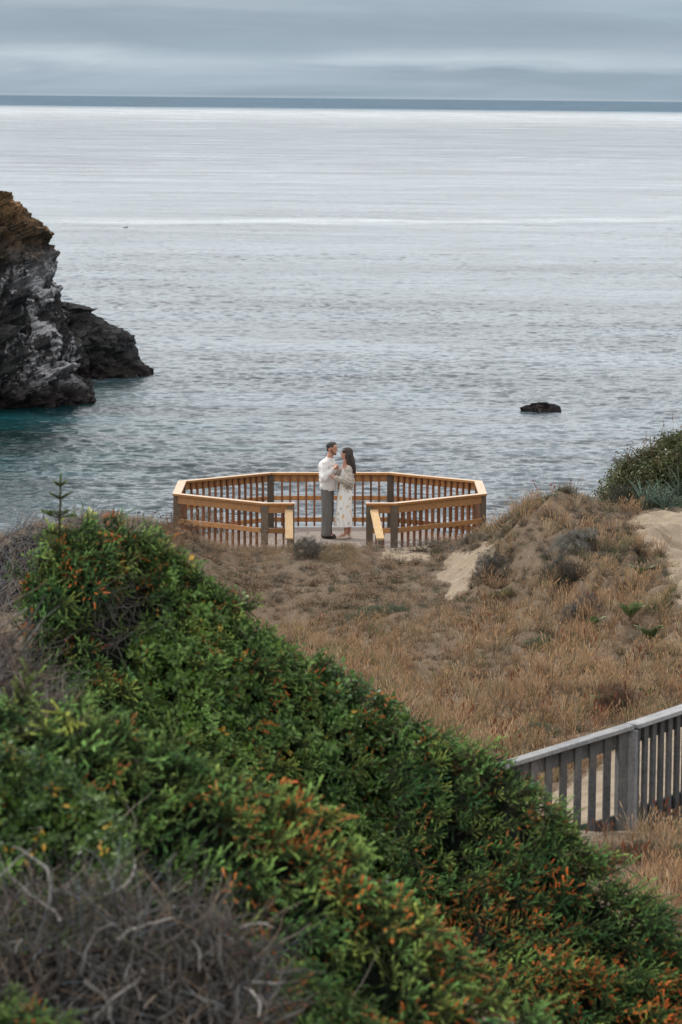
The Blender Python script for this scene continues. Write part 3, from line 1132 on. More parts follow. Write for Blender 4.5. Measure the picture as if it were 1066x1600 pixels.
SKIN = mat_plain('skin', (.52, .27, .185), .5, .4, .08, 30, 0)
SKINW = mat_plain('skin_tan', (.50, .26, .185), .5, .4, .08, 30, 0)
HAIRD = mat_plain('black_hair', (.012, .009, .008), .45, .5, .3, 60, .3, .004)
HAIRB = mat_plain('dark_brown_hair', (.030, .016, .011), .4, .5, .4, 40, .4, .004)
BEARD = mat_plain('short_beard', (.20, .11, .08), .8, .1, .3, 150, .3, .003)
SHIRT = mat_plain('cream_knit', (.74, .715, .69), .9, .15, .07, 120, .4, .004)
CARD = mat_plain('oatmeal_cardigan', (.47, .42, .365), .95, .1, .14, 90, .5, .006, c2=(.36, .315, .27))
TROU = mat_plain('taupe_trousers', (.15, .142, .132), .9, .15, .08, 50, .2, .004)
SHOED = mat_plain('dark_shoe', (.03, .022, .018), .6, .3, .1, 30, 0)
SHOEL = mat_plain('cream_shoe', (.60, .50, .42), .7, .2, .1, 30, 0)
LIPS = mat_plain('lips', (.42, .13, .12), .5, .4, .05, 30, 0)
EYED = mat_plain('brow_and_eye', (.02, .014, .012), .5, .4, .1, 30, 0)


def mat_floral():
    m, nt, b, out = new_mat('floral_dress')
    nb = NB(nt)
    tc = nb.n('TexCoord'); pos = tc.outputs['Object']
    wp = nb.noise(pos, 18, 2)
    def vor(scale, loc, th0, th1):
        v = nb.n('TexVoronoi'); v.inputs['Scale'].default_value = scale
        nb.l(nb.mapping(pos, (1, 1, .75), loc=loc), v.inputs['Vector'])
        v.inputs['Randomness'].default_value = .9
        return nb.mr(nb.math('ADD', v.outputs['Distance'], nb.math('MULTIPLY', nb.math('SUBTRACT', wp, .5), .5)), th0, th1, 1, 0)
    c = nb.mix(nb.math('MULTIPLY', vor(11, (3, 1, 2), .16, .28), .7), (.82, .80, .76), (.28, .31, .18))
    c = nb.mix(nb.math('MULTIPLY', vor(8, (0, 0, 0), .20, .33), .8), c, (.72, .47, .20))
    c = nb.mix(nb.math('MULTIPLY', vor(13, (7, 2, 5), .08, .16), .6), c, (.62, .30, .20))
    nb.l(c, b.inputs['Base Color'])
    b.inputs['Roughness'].default_value = .85
    return m


def hand(wrist, d, palm_n, curl=.9, s=1.0, thumb_up=None):
    """palm + five bent fingers. d: direction of fingers, palm_n: palm normal"""
    d = np.array(d, float); d /= np.linalg.norm(d)
    pn = np.array(palm_n, float); pn -= d * pn.dot(d); pn /= np.linalg.norm(pn)
    sd = np.cross(d, pn)
    w0 = np.array(wrist, float)
    out = []
    pc = w0 + d * .05 * s
    for k in (-1.5, -.5, .5, 1.5):
        out.append(capsule(w0 + d * .012 + sd * k * .012, w0 + d * .085 * s + sd * k * .0185, .015, .0125, 8, 3))
        ln = (.080, .092, .086, .068)[int(k + 1.5)] * s
        b = w0 + d * .088 * s + sd * k * .0195
        dir_ = d.copy()
        for j, fr in enumerate((.42, .32, .26)):
            dir_ = dir_ * math.cos(curl) + pn * math.sin(curl)
            e = b + dir_ * ln * fr
            out.append(capsule(b, e, .0098 - .001 * j, .009 - .001 * j, 8, 3))
            b = e
            dd = dir_
            pn2 = -d * math.sin(curl * (j + 1)) + pn * math.cos(curl * (j + 1))
            dir_ = d * math.cos(curl * (j + 1)) + pn * math.sin(curl * (j + 1))
    tb = w0 + d * .03 * s - sd * .03
    td = thumb_up if thumb_up is not None else (d * .6 - sd * .6 + pn * .4)
    td = np.array(td, float); td /= np.linalg.norm(td)
    m = tb + td * .038 * s
    out.append(capsule(tb, m, .014, .0115, 8, 3))
    out.append(capsule(m, m + (td + d * .4) / np.linalg.norm(td + d * .4) * .034 * s, .0115, .009, 8, 3))
    return out


def head_shapes(c, f, up, s=1.0):
    """c centre, f facing dir, up axis"""
    f = np.array(f, float); f /= np.linalg.norm(f)
    up = np.array(up, float); up -= f * up.dot(f); up /= np.linalg.norm(up)
    l = np.cross(up, f)
    c = np.array(c, float)
    q = lambda a, b, h: c + (f * a + l * b + up * h) * s
    S = []
    S.append(capsule(q(-.025, 0, .035), q(.02, 0, .035), .085 * s, .078 * s, 16, 6, sq=(l, .86)))
    S.append(capsule(q(.035, 0, .02), q(.045, 0, -.075), .062 * s, .036 * s, 14, 5, sq=(l, .95)))     # face to jaw
    S.append(capsule(q(-.02, 0, -.03), q(.045, 0, -.085), .06 * s, .030 * s, 12, 4))                 # jaw line
    S.append(capsule(q(.085, 0, .02), q(.108, 0, -.018), .011 * s, .015 * s, 8, 3))                   # nose
    S.append(capsule(q(.082, -.022, .035), q(.082, .022, .035), .016 * s, .016 * s, 8, 3))           # brow ridge
    S.append(capsule(q(.082, -.012, -.052), q(.082, .012, -.052), .012 * s, .012 * s, 8, 3))         # lips
    S.append(capsule(q(.068, 0, -.088), q(.070, 0, -.094), .020 * s, .020 * s, 8, 3))                # chin
    for sg in (-1, 1):
        S.append(capsule(q(-.008, sg * .074, .018), q(-.012, sg * .078, -.018), .016 * s, .012 * s, 8, 3))   # ears
    return S, q, l, f, up


def face_marks(q, parent, mat_b, s=1.0):
    sh, br = [], []
    for sg in (-1, 1):
        sh.append(capsule(q(.083, sg * .030, .014), q(.078, sg * .042, .013), .0055, .005, 8, 3))
        br.append(capsule(q(.094, sg * .018, .036), q(.078, sg * .048, .038), .0042, .0032, 8, 3))
    for i, x in enumerate(sh):
        mb = MB(); off = np.array(parent_world(parent)); mb.add([np.array(v) + off for v in x[0]], x[1]); mb.build('eye', EYED, parent, True)
    for i, x in enumerate(br):
        mb = MB(); off = np.array(parent_world(parent)); mb.add([np.array(v) + off for v in x[0]], x[1]); mb.build('eyebrow', mat_b, parent, True)
    mb = MB(); off = np.array(parent_world(parent))
    x = capsule(q(.093, -.016, -.052), q(.093, .016, -.052), .006, .006, 8, 3)
    mb.add([np.array(v) + off for v in x[0]], x[1]); mb.build('mouth', LIPS, parent, True)


# ---- man
mloc = P(513, 838, 72.3); mloc[2] = DZ + .002 + (mloc[0] - DCX) * math.sin(ROLL)
man = empty('person', tuple(mloc), 'bearded person in cream knit top and taupe trousers holding hands on the platform', 'person')
F = np.array([.93, -.36, 0]); F /= np.linalg.norm(F)
Lf = np.array([-F[1], F[0], 0])           # his left (away from camera side)
def B(a, b, z): return F * a + Lf * b + np.array([0, 0, z])
hd, q, l_, f_, u_ = head_shapes((.055, -.015, 1.700), (.97, -.22, -.06), (.06, 0, 1), 1.0)
sh = list(hd)
sh += [capsule((-.01, -.0, 1.46), (.035, -.01, 1.62), .063, .056, 14, 4)]
sh += [capsule(B(-.035, -.15, 1.43), B(-.035, .15, 1.43), .062, .062, 14, 4), capsule(B(-.03, 0, 1.33), B(-.02, 0, 1.08), .125, .12, 16, 5, sq=(Lf, 1.3)),
       capsule(B(-.02, 0, 1.05), B(-.02, 0, .95), .11, .10, 16, 5, sq=(Lf, 1.25))]
RS, RE, RW = np.array([-.085, -.175, 1.415]), np.array([-.09, -.285, 1.165]), np.array([.082, -.215, 1.335])
LS, LE, LW = B(-.02, .19, 1.42), np.array([.15, .25, 1.20]), np.array([.33, .20, 1.17])
sh += [capsule(RS, RE, .052, .042), capsule(RE, RW, .042, .028), capsule(LS, LE, .052, .042), capsule(LE, LW, .042, .028)]
sh += hand(RW, (.72, -.05, .69), (.35, .9, -.1), 1.12, 1.0, thumb_up=(.25, -.2, 1))
sh += hand(LW, (.35, -.6, .1), (-.8, -.3, 0), .5, .95)
for sg, fx in ((-1, .03), (1, -.05)):
    hip = B(-.02, sg * .09, .92); kn = B(fx * .6, sg * .095, .49); an = B(fx - .02, sg * .09, .09)
    sh += [capsule(hip, kn, .072, .058), capsule(kn, an, .055, .038), capsule(an, an + F * .14 - np.array([0, 0, .05]), .036, .03)]
remesh('body', sh, .0085, SKIN, man, 4)
face_marks(q, man, HAIRD)
# hair: short, thick on top
hs = [capsule(q(-.035, sg * .060, .035), q(.028, sg * .052, .050), .024, .020, 10, 4) for sg in (-1, 1)] + [capsule(q(-.038, 0, .052), q(.008, 0, .066), .078, .066, 16, 6, sq=(l_, .95)), capsule(q(-.048, 0, .02), q(-.056, 0, -.018), .062, .046, 14, 5, sq=(l_, 1.10)),
      capsule(q(.03, -.03, .100), q(.064, .0, .095), .024, .018, 10, 4), capsule(q(-.02, 0, .108), q(.045, .01, .112), .030, .022, 10, 4)]
remesh('hair', hs, .006, HAIRD, man, 2, lambda c: .004 * fbm(c[:, 0] * 60, c[:, 1] * 60, c[:, 2] * 60, 2))
bs = [capsule(q(-.005, sg * .058, -.03), q(.055, sg * .026, -.090), .020, .022, 10, 4) for sg in (-1, 1)] + [capsule(q(.068, -.015, -.094), q(.068, .015, -.094), .0235, .0235, 10, 4)]
remesh('beard', bs, .006, BEARD, man, 2)
# top
def knit(amp, k=1.0):
    def fn(c):
        return amp * (fbm(c[:, 0] * 9 * k, c[:, 1] * 9 * k, c[:, 2] * 5 * k, 3) + .5 * np.sin(c[:, 2] * 42 + 5 * fbm(c[:, 0] * 5, c[:, 1] * 5, c[:, 2] * 4, 2)) * .6)
    return fn
ts = [capsule(B(-.035, -.145, 1.425), B(-.035, .145, 1.425), .078, .078, 16, 5), capsule(B(-.045, 0, 1.36), B(-.02, 0, 1.10), .152, .158, 20, 6, sq=(Lf, 1.22)),
      capsule(B(-.02, 0, 1.10), B(-.005, 0, 1.0), .158, .165, 20, 4, sq=(Lf, 1.16)), capsule((-.012, 0, 1.44), (.0, -.005, 1.50), .085, .072, 14, 4),
      capsule(RS, RE, .078, .070), capsule(RE, RW - (RW - RE) * .06, .070, .044), capsule(LS, LE, .075, .062), capsule(LE, LW - (LW - LE) * .05, .062, .042)]
# boxy hem
ts += [capsule(B(-.01, 0, .985), B(-.01, 0, .985), .165, .165, 20, 5, sq=(Lf, 1.16))]
shirt = remesh('knit_top', ts, .010, SHIRT, man, 5, knit(.010))
# cut the hem flat
me = shirt.data
n = len(me.vertices); co = np.zeros(n * 3, np.float32); me.vertices.foreach_get('co', co); co = co.reshape(-1, 3)
hemz = .905 + .012 * np.sin(co[:, 0] * 12)
co[:, 2] = np.where(co[:, 2] < hemz, hemz + (co[:, 2] - hemz) * .12, co[:, 2])
me.vertices.foreach_set('co', co.ravel()); me.update()
# trousers
ps = []
for sg, fx in ((-1, .035), (1, -.05)):
    hip = B(-.02, sg * .075, .93); kn = B(fx * .6 - .01, sg * .095, .50); an = B(fx - .03, sg * .095, .10)
    ps += [capsule(hip, kn, .100, .105, 18, 5), capsule(kn, an, .105, .104, 18, 4)]
ps += [capsule(B(-.02, -.05, .93), B(-.02, .05, .93), .115, .115, 16, 5)]
def folds(c):
    a = np.arctan2(c[:, 1], c[:, 0])
    return .006 * np.sin(c[:, 0] * 60 + 9 * fbm(c[:, 0] * 3, c[:, 1] * 3, c[:, 2] * 2, 2)) + .010 * fbm(c[:, 0] * 8, c[:, 1] * 8, c[:, 2] * 3.5, 3)
tr = remesh('trousers', ps, .010, TROU, man, 4, folds)
me = tr.data
n = len(me.vertices); co = np.zeros(n * 3, np.float32); me.vertices.foreach_get('co', co); co = co.reshape(-1, 3)
co[:, 2] = np.where(co[:, 2] < .05, .05 + (co[:, 2] - .05) * .08, co[:, 2]); me.vertices.foreach_set('co', co.ravel()); me.update()
for sg, fx in ((-1, .03), (1, -.05)):
    an = B(fx - .03, sg * .09, .05)
    remesh('shoe', [capsule(an - F * .06, an + F * .16 - np.array([0, 0, .012]), .046, .036, 12, 4), capsule(an + F * .0, an + np.array([0, 0, .05]), .045, .042, 12, 4)], .008, SHOED, man, 2)

# ---- woman
wloc = P(540, 840, 72.2); wloc[2] = DZ + .002 + (wloc[0] - DCX) * math.sin(ROLL)
wo = empty('person', tuple(wloc), 'person with long dark hair in a cardigan and floral dress looking up', 'person')
# local x : (px-540)*.012
G = np.array([-.95, -.30, 0]); G /= np.linalg.norm(G)
Gl = np.array([-G[1], G[0], 0])           # her left (towards camera is -y)
def W(a, b, z): return G * a + Gl * b + np.array([0, 0, z])
hd, q, l_, f_, u_ = head_shapes((-.005, -.01, 1.602), (-.93, -.14, .30), (.30, 0, .95), .90)
sh = list(hd)
sh += [capsule((-.02, 0, 1.40), (-.005, -.01, 1.56), .050, .046, 14, 4)]
sh += [capsule(W(0, -.125, 1.365), W(0, .125, 1.365), .050, .050), capsule(W(.015, 0, 1.29), W(.0, 0, 1.05), .095, .085, 16, 5, sq=(Gl, 1.25)),
       capsule(W(0, 0, 1.02), W(.01, 0, .90), .085, .092, 16, 5, sq=(Gl, 1.2))]
NS = np.array([.045, -.135, 1.36]); NE = np.array([.06, -.235, 1.105]); NW = np.array([-.185, -.255, 1.17])
FS = np.array([-.03, .13, 1.36]); FE = np.array([-.13, .08, 1.17]); FW = np.array([-.15, -.13, 1.345])
sh += [capsule(NS, NE, .040, .034), capsule(NE, NW, .034, .022), capsule(FS, FE, .040, .033), capsule(FE, FW, .033, .022)]
sh += hand(NW, (-1, .15, .25), (0, .8, .6), .4, .88)
sh += hand(FW, (-.5, -.35, .6), (-.3, -.9, 0), 1.05, .85, thumb_up=(-.1, -.2, 1))
for px, sg in ((.0, -1), (.065, 1)):
    hip = W(.01, sg * .065, .88); kn = np.array([px * .7 + .0, sg * .06, .47]); an = np.array([px, sg * .055, .085])
    sh += [capsule(hip, kn, .066, .050), capsule(kn, (kn * .45 + an * .55) + np.array([.015, 0, 0]), .050, .047), capsule((kn * .45 + an * .55) + np.array([.015, 0, 0]), an, .046, .030),
           capsule(an, an + np.array([-.12, -.03, -.045]), .030, .026)]
remesh('body', sh, .0085, SKINW, wo, 4)
face_marks(q, wo, HAIRB)
# long loose hair down the back
hs = [capsule(q(-.03, 0, .055), q(.012, 0, .065), .092, .080, 16, 6, sq=(l_, .95)), capsule(q(-.05, 0, .03), q(-.06, 0, -.05), .078, .070, 14, 5, sq=(l_, 1.05))]
back = [np.array([.045, -.01, 1.60]), np.array([.085, -.015, 1.49]), np.array([.108, -.02, 1.38]), np.array([.125, -.02, 1.27]), np.array([.125, -.03, 1.17])]
rr = [.078, .074, .068, .056, .028]
for i in range(4): hs.append(capsule(back[i], back[i + 1], rr[i], rr[i + 1], 14, 4, sq=((0, 1, 0), 1.25)))
hs.append(capsule((.02, -.085, 1.60), (.055, -.10, 1.42), .034, .030, 10, 4))
hs.append(capsule((.055, -.10, 1.42), (.085, -.10, 1.27), .030, .018, 10, 4))
hs.append(capsule((.10, -.0, 1.2), (.145, -.03, 1.13), .035, .012, 10, 4))
remesh('hair', hs, .007, HAIRB, wo, 3, lambda c: .007 * np.sin(c[:, 0] * 120 + c[:, 1] * 110 + 5 * fbm(c[:, 0] * 7, c[:, 1] * 7, c[:, 2] * 4, 2)) + .006 * fbm(c[:, 0] * 14, c[:, 1] * 14, c[:, 2] * 5, 3))
# dress : lofted rings with soft pleats
def loft(name, rings, mat, parent, nseg=96, nf=11, amp=.02, seed=0):
    """rings: (z, cx, cy, rx, ry, fold)"""
    V, Fc = [], []
    K = 60
    zs = np.array([r[0] for r in rings])[::-1]
    arr = np.array(rings)[::-1]
    zz = np.linspace(zs[0], zs[-1], K)
    cols = [np.interp(zz, zs, arr[:, i]) for i in range(1, 6)]
    a = np.linspace(0, 2 * PI, nseg, endpoint=False)
    off = np.array(parent_world(parent))
    for i in range(K):
        cx, cy, rx, ry, fo = [c[i] for c in cols]
        wv = np.cos(nf * a + 1.6 * math.sin(zz[i] * 4) + seed) * .6 + np.cos((nf * 2 - 3) * a + zz[i] * 3) * .4
        r = 1 + fo * wv
        for k in range(nseg): V.append(off + np.array([cx + rx * r[k] * math.cos(a[k]), cy + ry * r[k] * math.sin(a[k]), zz[i]]))
    for i in range(K - 1):
        for k in range(nseg):
            k2 = (k + 1) % nseg
            Fc.append((i * nseg + k, i * nseg + k2, (i + 1) * nseg + k2, (i + 1) * nseg + k))
    mb = MB(); mb.add(V, Fc)
    return mb.build(name, mat, parent, True)
loft('dress', [(1.34, .0, 0, .09, .125, .0), (1.22, -.015, 0, .112, .135, .01), (1.08, .0, 0, .105, .125, .02), (.98, -.01, 0, .118, .145, .03), (.85, -.02, 0, .135, .165, .04),
               (.60, -.04, 0, .142, .175, .07), (.40, -.045, 0, .152, .185, .10), (.235, -.04, 0, .155, .19, .13)], mat_floral(), wo)
# cardigan, slipped off the shoulders, baggy sleeves
cs = [capsule(W(-.01, -.15, 1.325), W(-.01, .15, 1.325), .060, .060), capsule((.05, 0, 1.28), (.055, 0, 1.08), .100, .115, 16, 5, sq=((0, 1, 0), 1.45)),
      capsule((.055, 0, 1.08), (.035, -.02, 1.0), .115, .105, 16, 5, sq=((0, 1, 0), 1.5)),
      capsule(NS + np.array([0, -.01, -.02]), NE + np.array([-.01, 0, .0]), .066, .084), capsule(NE + np.array([-.01, 0, 0]), NW - (NE - NW) * .06, .088, .044), capsule(NE + np.array([-.02, 0, -.02]), NE + np.array([.03, 0, -.06]), .06, .05),
      capsule(FS, FE, .06, .064), capsule(FE, FW + (FE - FW) * .1, .064, .042),
      capsule((.08, -.12, 1.05), (.02, -.15, .985), .045, .035)]
remesh('cardigan', cs, .010, CARD, wo, 4, lambda c: .011 * fbm(c[:, 0] * 11, c[:, 1] * 8, c[:, 2] * 13, 3) + .007 * np.sin(c[:, 2] * 70 + c[:, 0] * 50 + 8 * fbm(c[:, 0] * 5, c[:, 1] * 5, c[:, 2] * 5, 2)))
for px, sg in ((.0, -1), (.065, 1)):
    a0 = np.array([px, sg * .055, .028])
    remesh('shoe', [capsule(a0 + np.array([.025, 0, 0]), a0 + np.array([-.15, -.035, -.004]), .033, .027, 12, 4, ), capsule(a0 + np.array([.02, 0, .01]), a0 + np.array([.02, 0, .035]), .034, .030, 10, 3)], .007, SHOEL, wo, 2)
# ------------------------------------------------------------------ wind-shorn shrubs in front
SPR = [spray_tpl(s, L=.125 + .03 * (s % 3), nlat=5 + s % 3) for s in range(5)]
LEAF = [leaf_tpl(40 + s) for s in range(5)]
SLEAF = [leaf_tpl(60 + s, n=8, L=.03, W=.014, R=.05, up=.9) for s in range(4)]

G_D = np.array([.010, .030, .010]); G_M = np.array([.028, .078, .024]); G_L = np.array([.42, .60, .17])
RUST = np.array([.85, .25, .06]); STEM = np.array([.07, .045, .03])


def spruce_col(rng, n, rustp, lightv, lay=None):
    rust = np.clip(rustp, 0, 1)
    isr = rng.random(n) < rust
    isy = rng.random(n) < .05
    tone = np.clip(lightv + rng.normal(0, .22, n), 0, 1)
    hue = rng.normal(0, 1, n)
    bright = .75 + .5 * rng.random(n)
    if lay is not None: bright = bright * (1.3 - 1.0 * lay)  # inner shade painted into the needle colour, older needles also duller

    def fn(idx, tp):
        t = tp.t[None, :, None]; k = tp.k[None, :, None]
        tn = tone[idx][:, None, None]
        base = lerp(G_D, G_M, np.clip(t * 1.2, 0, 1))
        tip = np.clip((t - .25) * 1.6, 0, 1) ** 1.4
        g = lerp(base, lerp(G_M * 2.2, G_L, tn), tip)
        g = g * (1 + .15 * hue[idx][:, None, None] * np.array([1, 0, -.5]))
        r = isr[idx][:, None, None] & (np.clip(k, 0, 1) > .55) & (t > .76)
        rc = lerp(RUST * .8, np.array([.52, .26, .10]), rng.random((len(idx), 1, 1)) ** 2)
        g = np.where(r, rc, g)
        g = np.where(k > 1.5, STEM, g)
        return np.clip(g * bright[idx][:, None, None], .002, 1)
    return fn


def leaf_col(rng, n, lightv, yellow=.02):
    tone = np.clip(lightv + rng.normal(0, .2, n), 0, 1)
    ye = rng.random(n) < yellow
    bright = .7 + .6 * rng.random(n)

    def fn(idx, tp):
        t = tp.t[None, :, None]; k = tp.k[None, :, None]
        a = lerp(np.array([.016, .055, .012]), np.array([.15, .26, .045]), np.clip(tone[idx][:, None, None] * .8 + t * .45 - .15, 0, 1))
        y = np.array([.55, .33, .04])
        a = np.where(ye[idx][:, None, None] & (k > .6) & (k < 1.5), y, a)
        a = np.where(k > 1.5, STEM, a)
        return np.clip(a * bright[idx][:, None, None], .002, 1)
    return fn


class Mound:
    """crown surface: a ridge line and the slopes either side of it"""
    def __init__(s, ridge, front, back, Lf, Lb, amp=.12, fs=2.2, seed=0, curve=.25):
        R = np.array([P(*r) for r in ridge])
        R = R[np.argsort(R[:, 0])]
        s.x, s.y, s.z = R[:, 0], R[:, 1], R[:, 2]
        s.front, s.back, s.Lf, s.Lb, s.amp, s.fs, s.seed, s.curve = front, back, Lf, Lb, amp, fs, seed, curve

    def h(s, x, y):
        yr = np.interp(x, s.x, s.y); zr = np.interp(x, s.x, s.z)
        # round off beyond the ends
        ex = np.maximum(0, np.maximum(s.x[0] - x, x - s.x[-1]))
        d = yr - y
        f = np.maximum(d, 0); b = np.maximum(-d, 0)
        z = zr - (s.front * f + s.curve * f * f / (.6 + f)) - (s.back * b + b * b) - 1.3 * ex ** 1.5
        n = s.amp * 1.35 * (fbm(x * s.fs, y * s.fs, s.seed, 3)) + s.amp * .8 * (np.abs(fbm(x * s.fs * .55 + 4, y * s.fs * .55, s.seed + 3, 2)) - .3)
        # swept strands running down to the right with dark troughs between them
        q = x * .62 + y * .78; r = x * .78 - y * .62
        n = n + s.amp * .95 * (.55 - 1.9 * np.abs(fbm(q * 2.3, r * .55, s.seed + 11, 3)))
        n = n - .8 * s.amp * np.abs(fbm(x * s.fs * 2.4, y * s.fs * 2.4, s.seed + 7, 2)) - .35 * s.amp * vnoise(x * 17, y * 17, s.seed)
        return z + n * np.clip(.35 + 1.5 * np.minimum(f + b, .5), .35, 1)

    def sample(s, n, rng, x0=None, x1=None):
        x0 = s.x[0] if x0 is None else x0; x1 = s.x[-1] if x1 is None else x1
        x = rng.uniform(x0, x1, n)
        d = rng.uniform(-s.Lb, s.Lf, n)
        y = np.interp(x, s.x, s.y) - d
        z = s.h(x, y)
        e = .03
        nx = -(s.h(x + e, y) - s.h(x - e, y)) / (2 * e); ny = -(s.h(x, y + e) - s.h(x, y - e)) / (2 * e)
        N = np.stack([nx, ny, np.ones(n)], 1)
        N /= np.linalg.norm(N, axis=1)[:, None]
        return np.stack([x, y, z], 1), N, d

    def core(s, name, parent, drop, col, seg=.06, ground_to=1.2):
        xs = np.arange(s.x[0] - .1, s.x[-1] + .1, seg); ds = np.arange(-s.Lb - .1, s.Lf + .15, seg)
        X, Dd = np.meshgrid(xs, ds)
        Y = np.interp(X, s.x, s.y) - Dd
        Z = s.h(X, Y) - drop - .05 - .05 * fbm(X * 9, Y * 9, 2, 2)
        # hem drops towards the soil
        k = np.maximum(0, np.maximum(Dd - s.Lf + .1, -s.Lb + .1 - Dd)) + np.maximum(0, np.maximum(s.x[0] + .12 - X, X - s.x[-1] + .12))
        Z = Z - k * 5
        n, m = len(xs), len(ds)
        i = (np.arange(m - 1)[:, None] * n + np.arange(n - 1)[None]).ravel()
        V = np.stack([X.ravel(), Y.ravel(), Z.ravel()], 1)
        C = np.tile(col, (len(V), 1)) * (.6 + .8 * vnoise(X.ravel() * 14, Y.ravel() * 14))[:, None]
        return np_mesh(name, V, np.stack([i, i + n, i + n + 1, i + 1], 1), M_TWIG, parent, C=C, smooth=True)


def limbs(md, n, rng, parent, name='branches', rad=.012, col=(.10, .085, .07), up=.25, length=.6, region=None, k=7, out=.0):
    """bare woody limbs inside and just outside the crown"""
    p, N, d = md.sample(n, rng)
    if region is not None:
        px, py = proj(p[:, 0], p[:, 1], p[:, 2]); kk = region(px, py); p, N = p[kk], N[kk]
    p = p - N * .10 + np.array([0, 0, out])
    d0 = N * .3 + rng.normal(0, .8, N.shape) + np.array([.5, 0, up])
    ln = walk(p, d0, rng.uniform(.4, 1, len(p)) * length, k, rng, .25)
    r = np.linspace(1, .25, k)[None] * rng.uniform(.35, 1, len(p))[:, None] * rad
    c = np.array(col) * rng.uniform(.6, 1.5, (len(p), 1))
    if n <= 100:                        # limbs one can tell apart: a part each
        for i in range(len(ln)):
            V, T, C = tubes(ln[i:i + 1], r[i:i + 1], c[i:i + 1], 5)
            np_mesh('branch', V, T, M_TWIG, parent, C=C, smooth=True)
        return
    V, T, C = tubes(ln, r, c, 4)
    return np_mesh(name, V, T, M_TWIG, parent, C=C, smooth=True)


def grow(md, n, rng, tpls, scale, colf, parent, name='foliage', wind=.35, keep=None, mat=None, depth=.12, upw=.5, rnd=.55):
    p, N, d = md.sample(n, rng)
    if keep is not None:
        px, py = proj(p[:, 0], p[:, 1], p[:, 2])
        k = keep(p, px, py)
        p, N, d = p[k], N[k], d[k]
    m = len(p)
    dirs = N * (.8 if wind < .15 else .28) + np.array([wind * 1.9, -.45, upw * .22]) + rng.normal(0, rnd * .75, (m, 3))
    flat = None if wind < .15 else N
    lay = rng.random(m)  # depth under the crown surface; colour darkens with it as painted shade
    p = p - N * (lay * depth)[:, None]
    sc = rng.uniform(.6, 1.15, m) * scale
    clump = fbm(p[:, 0] * 3.2, p[:, 1] * 3.2, p[:, 2] * 3.2, 3)
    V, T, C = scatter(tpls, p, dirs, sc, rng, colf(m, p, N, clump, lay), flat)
    return np_mesh(name, V, T, mat or M_FOL, parent, C=C)


def shrub(label, cat_, md, name='spruce_shrub', group=None):
    i = len(md.x) // 2
    base = (float(md.x[i]), float(md.y[i] - .3), ground1(md.x[i], md.y[i] - .3))
    return empty(name, base, label, cat_, group)


rg = np.random.default_rng(11)
# 1. windswept spruce with a leader, upper left ------------------------------------------
m1 = Mound([(25, 905, 24), (45, 872, 24), (75, 838, 24), (110, 822, 24), (150, 812, 24), (200, 820, 24.2), (260, 850, 24.4), (320, 925, 24.6)],
           .85, 1.6, 1.25, .45, amp=.10, seed=1)
s1 = shrub('windswept green spruce shrub with a thin upright leader shoot and a dark bare hollow', 'shrub', m1)
hollow = lambda px, py: (((px - 190) / 85) ** 2 + ((py - 985) / 62) ** 2) < 1 + 0 * px
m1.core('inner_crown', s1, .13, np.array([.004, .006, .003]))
def c1(n, p, N, cl, lay):
    px, py = proj(p[:, 0], p[:, 1], p[:, 2])
    lt = .55 + .7 * cl - .5 * lay + .15 * (py < 900)
    rp = np.where((px < 330) & (py < 930), .22, .05)
    return spruce_col(rg, n, rp, lt, lay)
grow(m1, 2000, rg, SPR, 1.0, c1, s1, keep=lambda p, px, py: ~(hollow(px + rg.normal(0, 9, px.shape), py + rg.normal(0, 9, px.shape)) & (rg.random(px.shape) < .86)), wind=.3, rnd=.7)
limbs(m1, 3200, rg, s1, 'dead_branches', .0045, (.15, .132, .118), .1, .34, region=lambda px, py: (((px - 215) / 75) ** 2 + ((py - 965) / 65) ** 2) < 1, k=8, out=.03)
# leader
tp = Tpl()
lb = P(93, 842, 23.9); lt = P(95, 742, 23.9)
shoot(tp, lb, lt - lb, np.linalg.norm(lt - lb), 260, .026, .008, rg, .3, 1, .008)
for s_, ln_, el_ in ((.06, .12, .3), (.10, .13, .2), (.33, .14, .22), (.37, .10, .3), (.41, .07, .2), (.62, .07, .6), (.64, .065, .5), (.82, .05, .7), (.84, .04, .7)):
    for sg in (-1, 1):
        a = rg.uniform(-.8, .8); ln_ = ln_ * rg.uniform(.7, 1.15)
        d = np.array([sg * math.cos(a), math.sin(a), el_])
        st = lb + (lt - lb) * s_
        shoot(tp, st, d, ln_, int(ln_ * 520), .024, .009, rg, .2, 1, .005)
        if ln_ > .12:
            dn = d / np.linalg.norm(d)
            for q_ in (.35, .6):
                shoot(tp, st + dn * ln_ * q_, d + np.array([0, rg.choice([-1, 1]) * .9, .4]), ln_ * .4, int(ln_ * 260), .022, .009, rg, .4, 1, .003)
tp.fin()
col = lerp(np.array([.03, .06, .02]), np.array([.14, .19, .06]), np.clip(tp.t[:, None], 0, 1))
col = np.where(tp.k[:, None] > 1.5, np.array([.11, .07, .04]), col)
np_mesh('leader_shoot', tp.V, tp.T, M_FOL, s1, C=col)

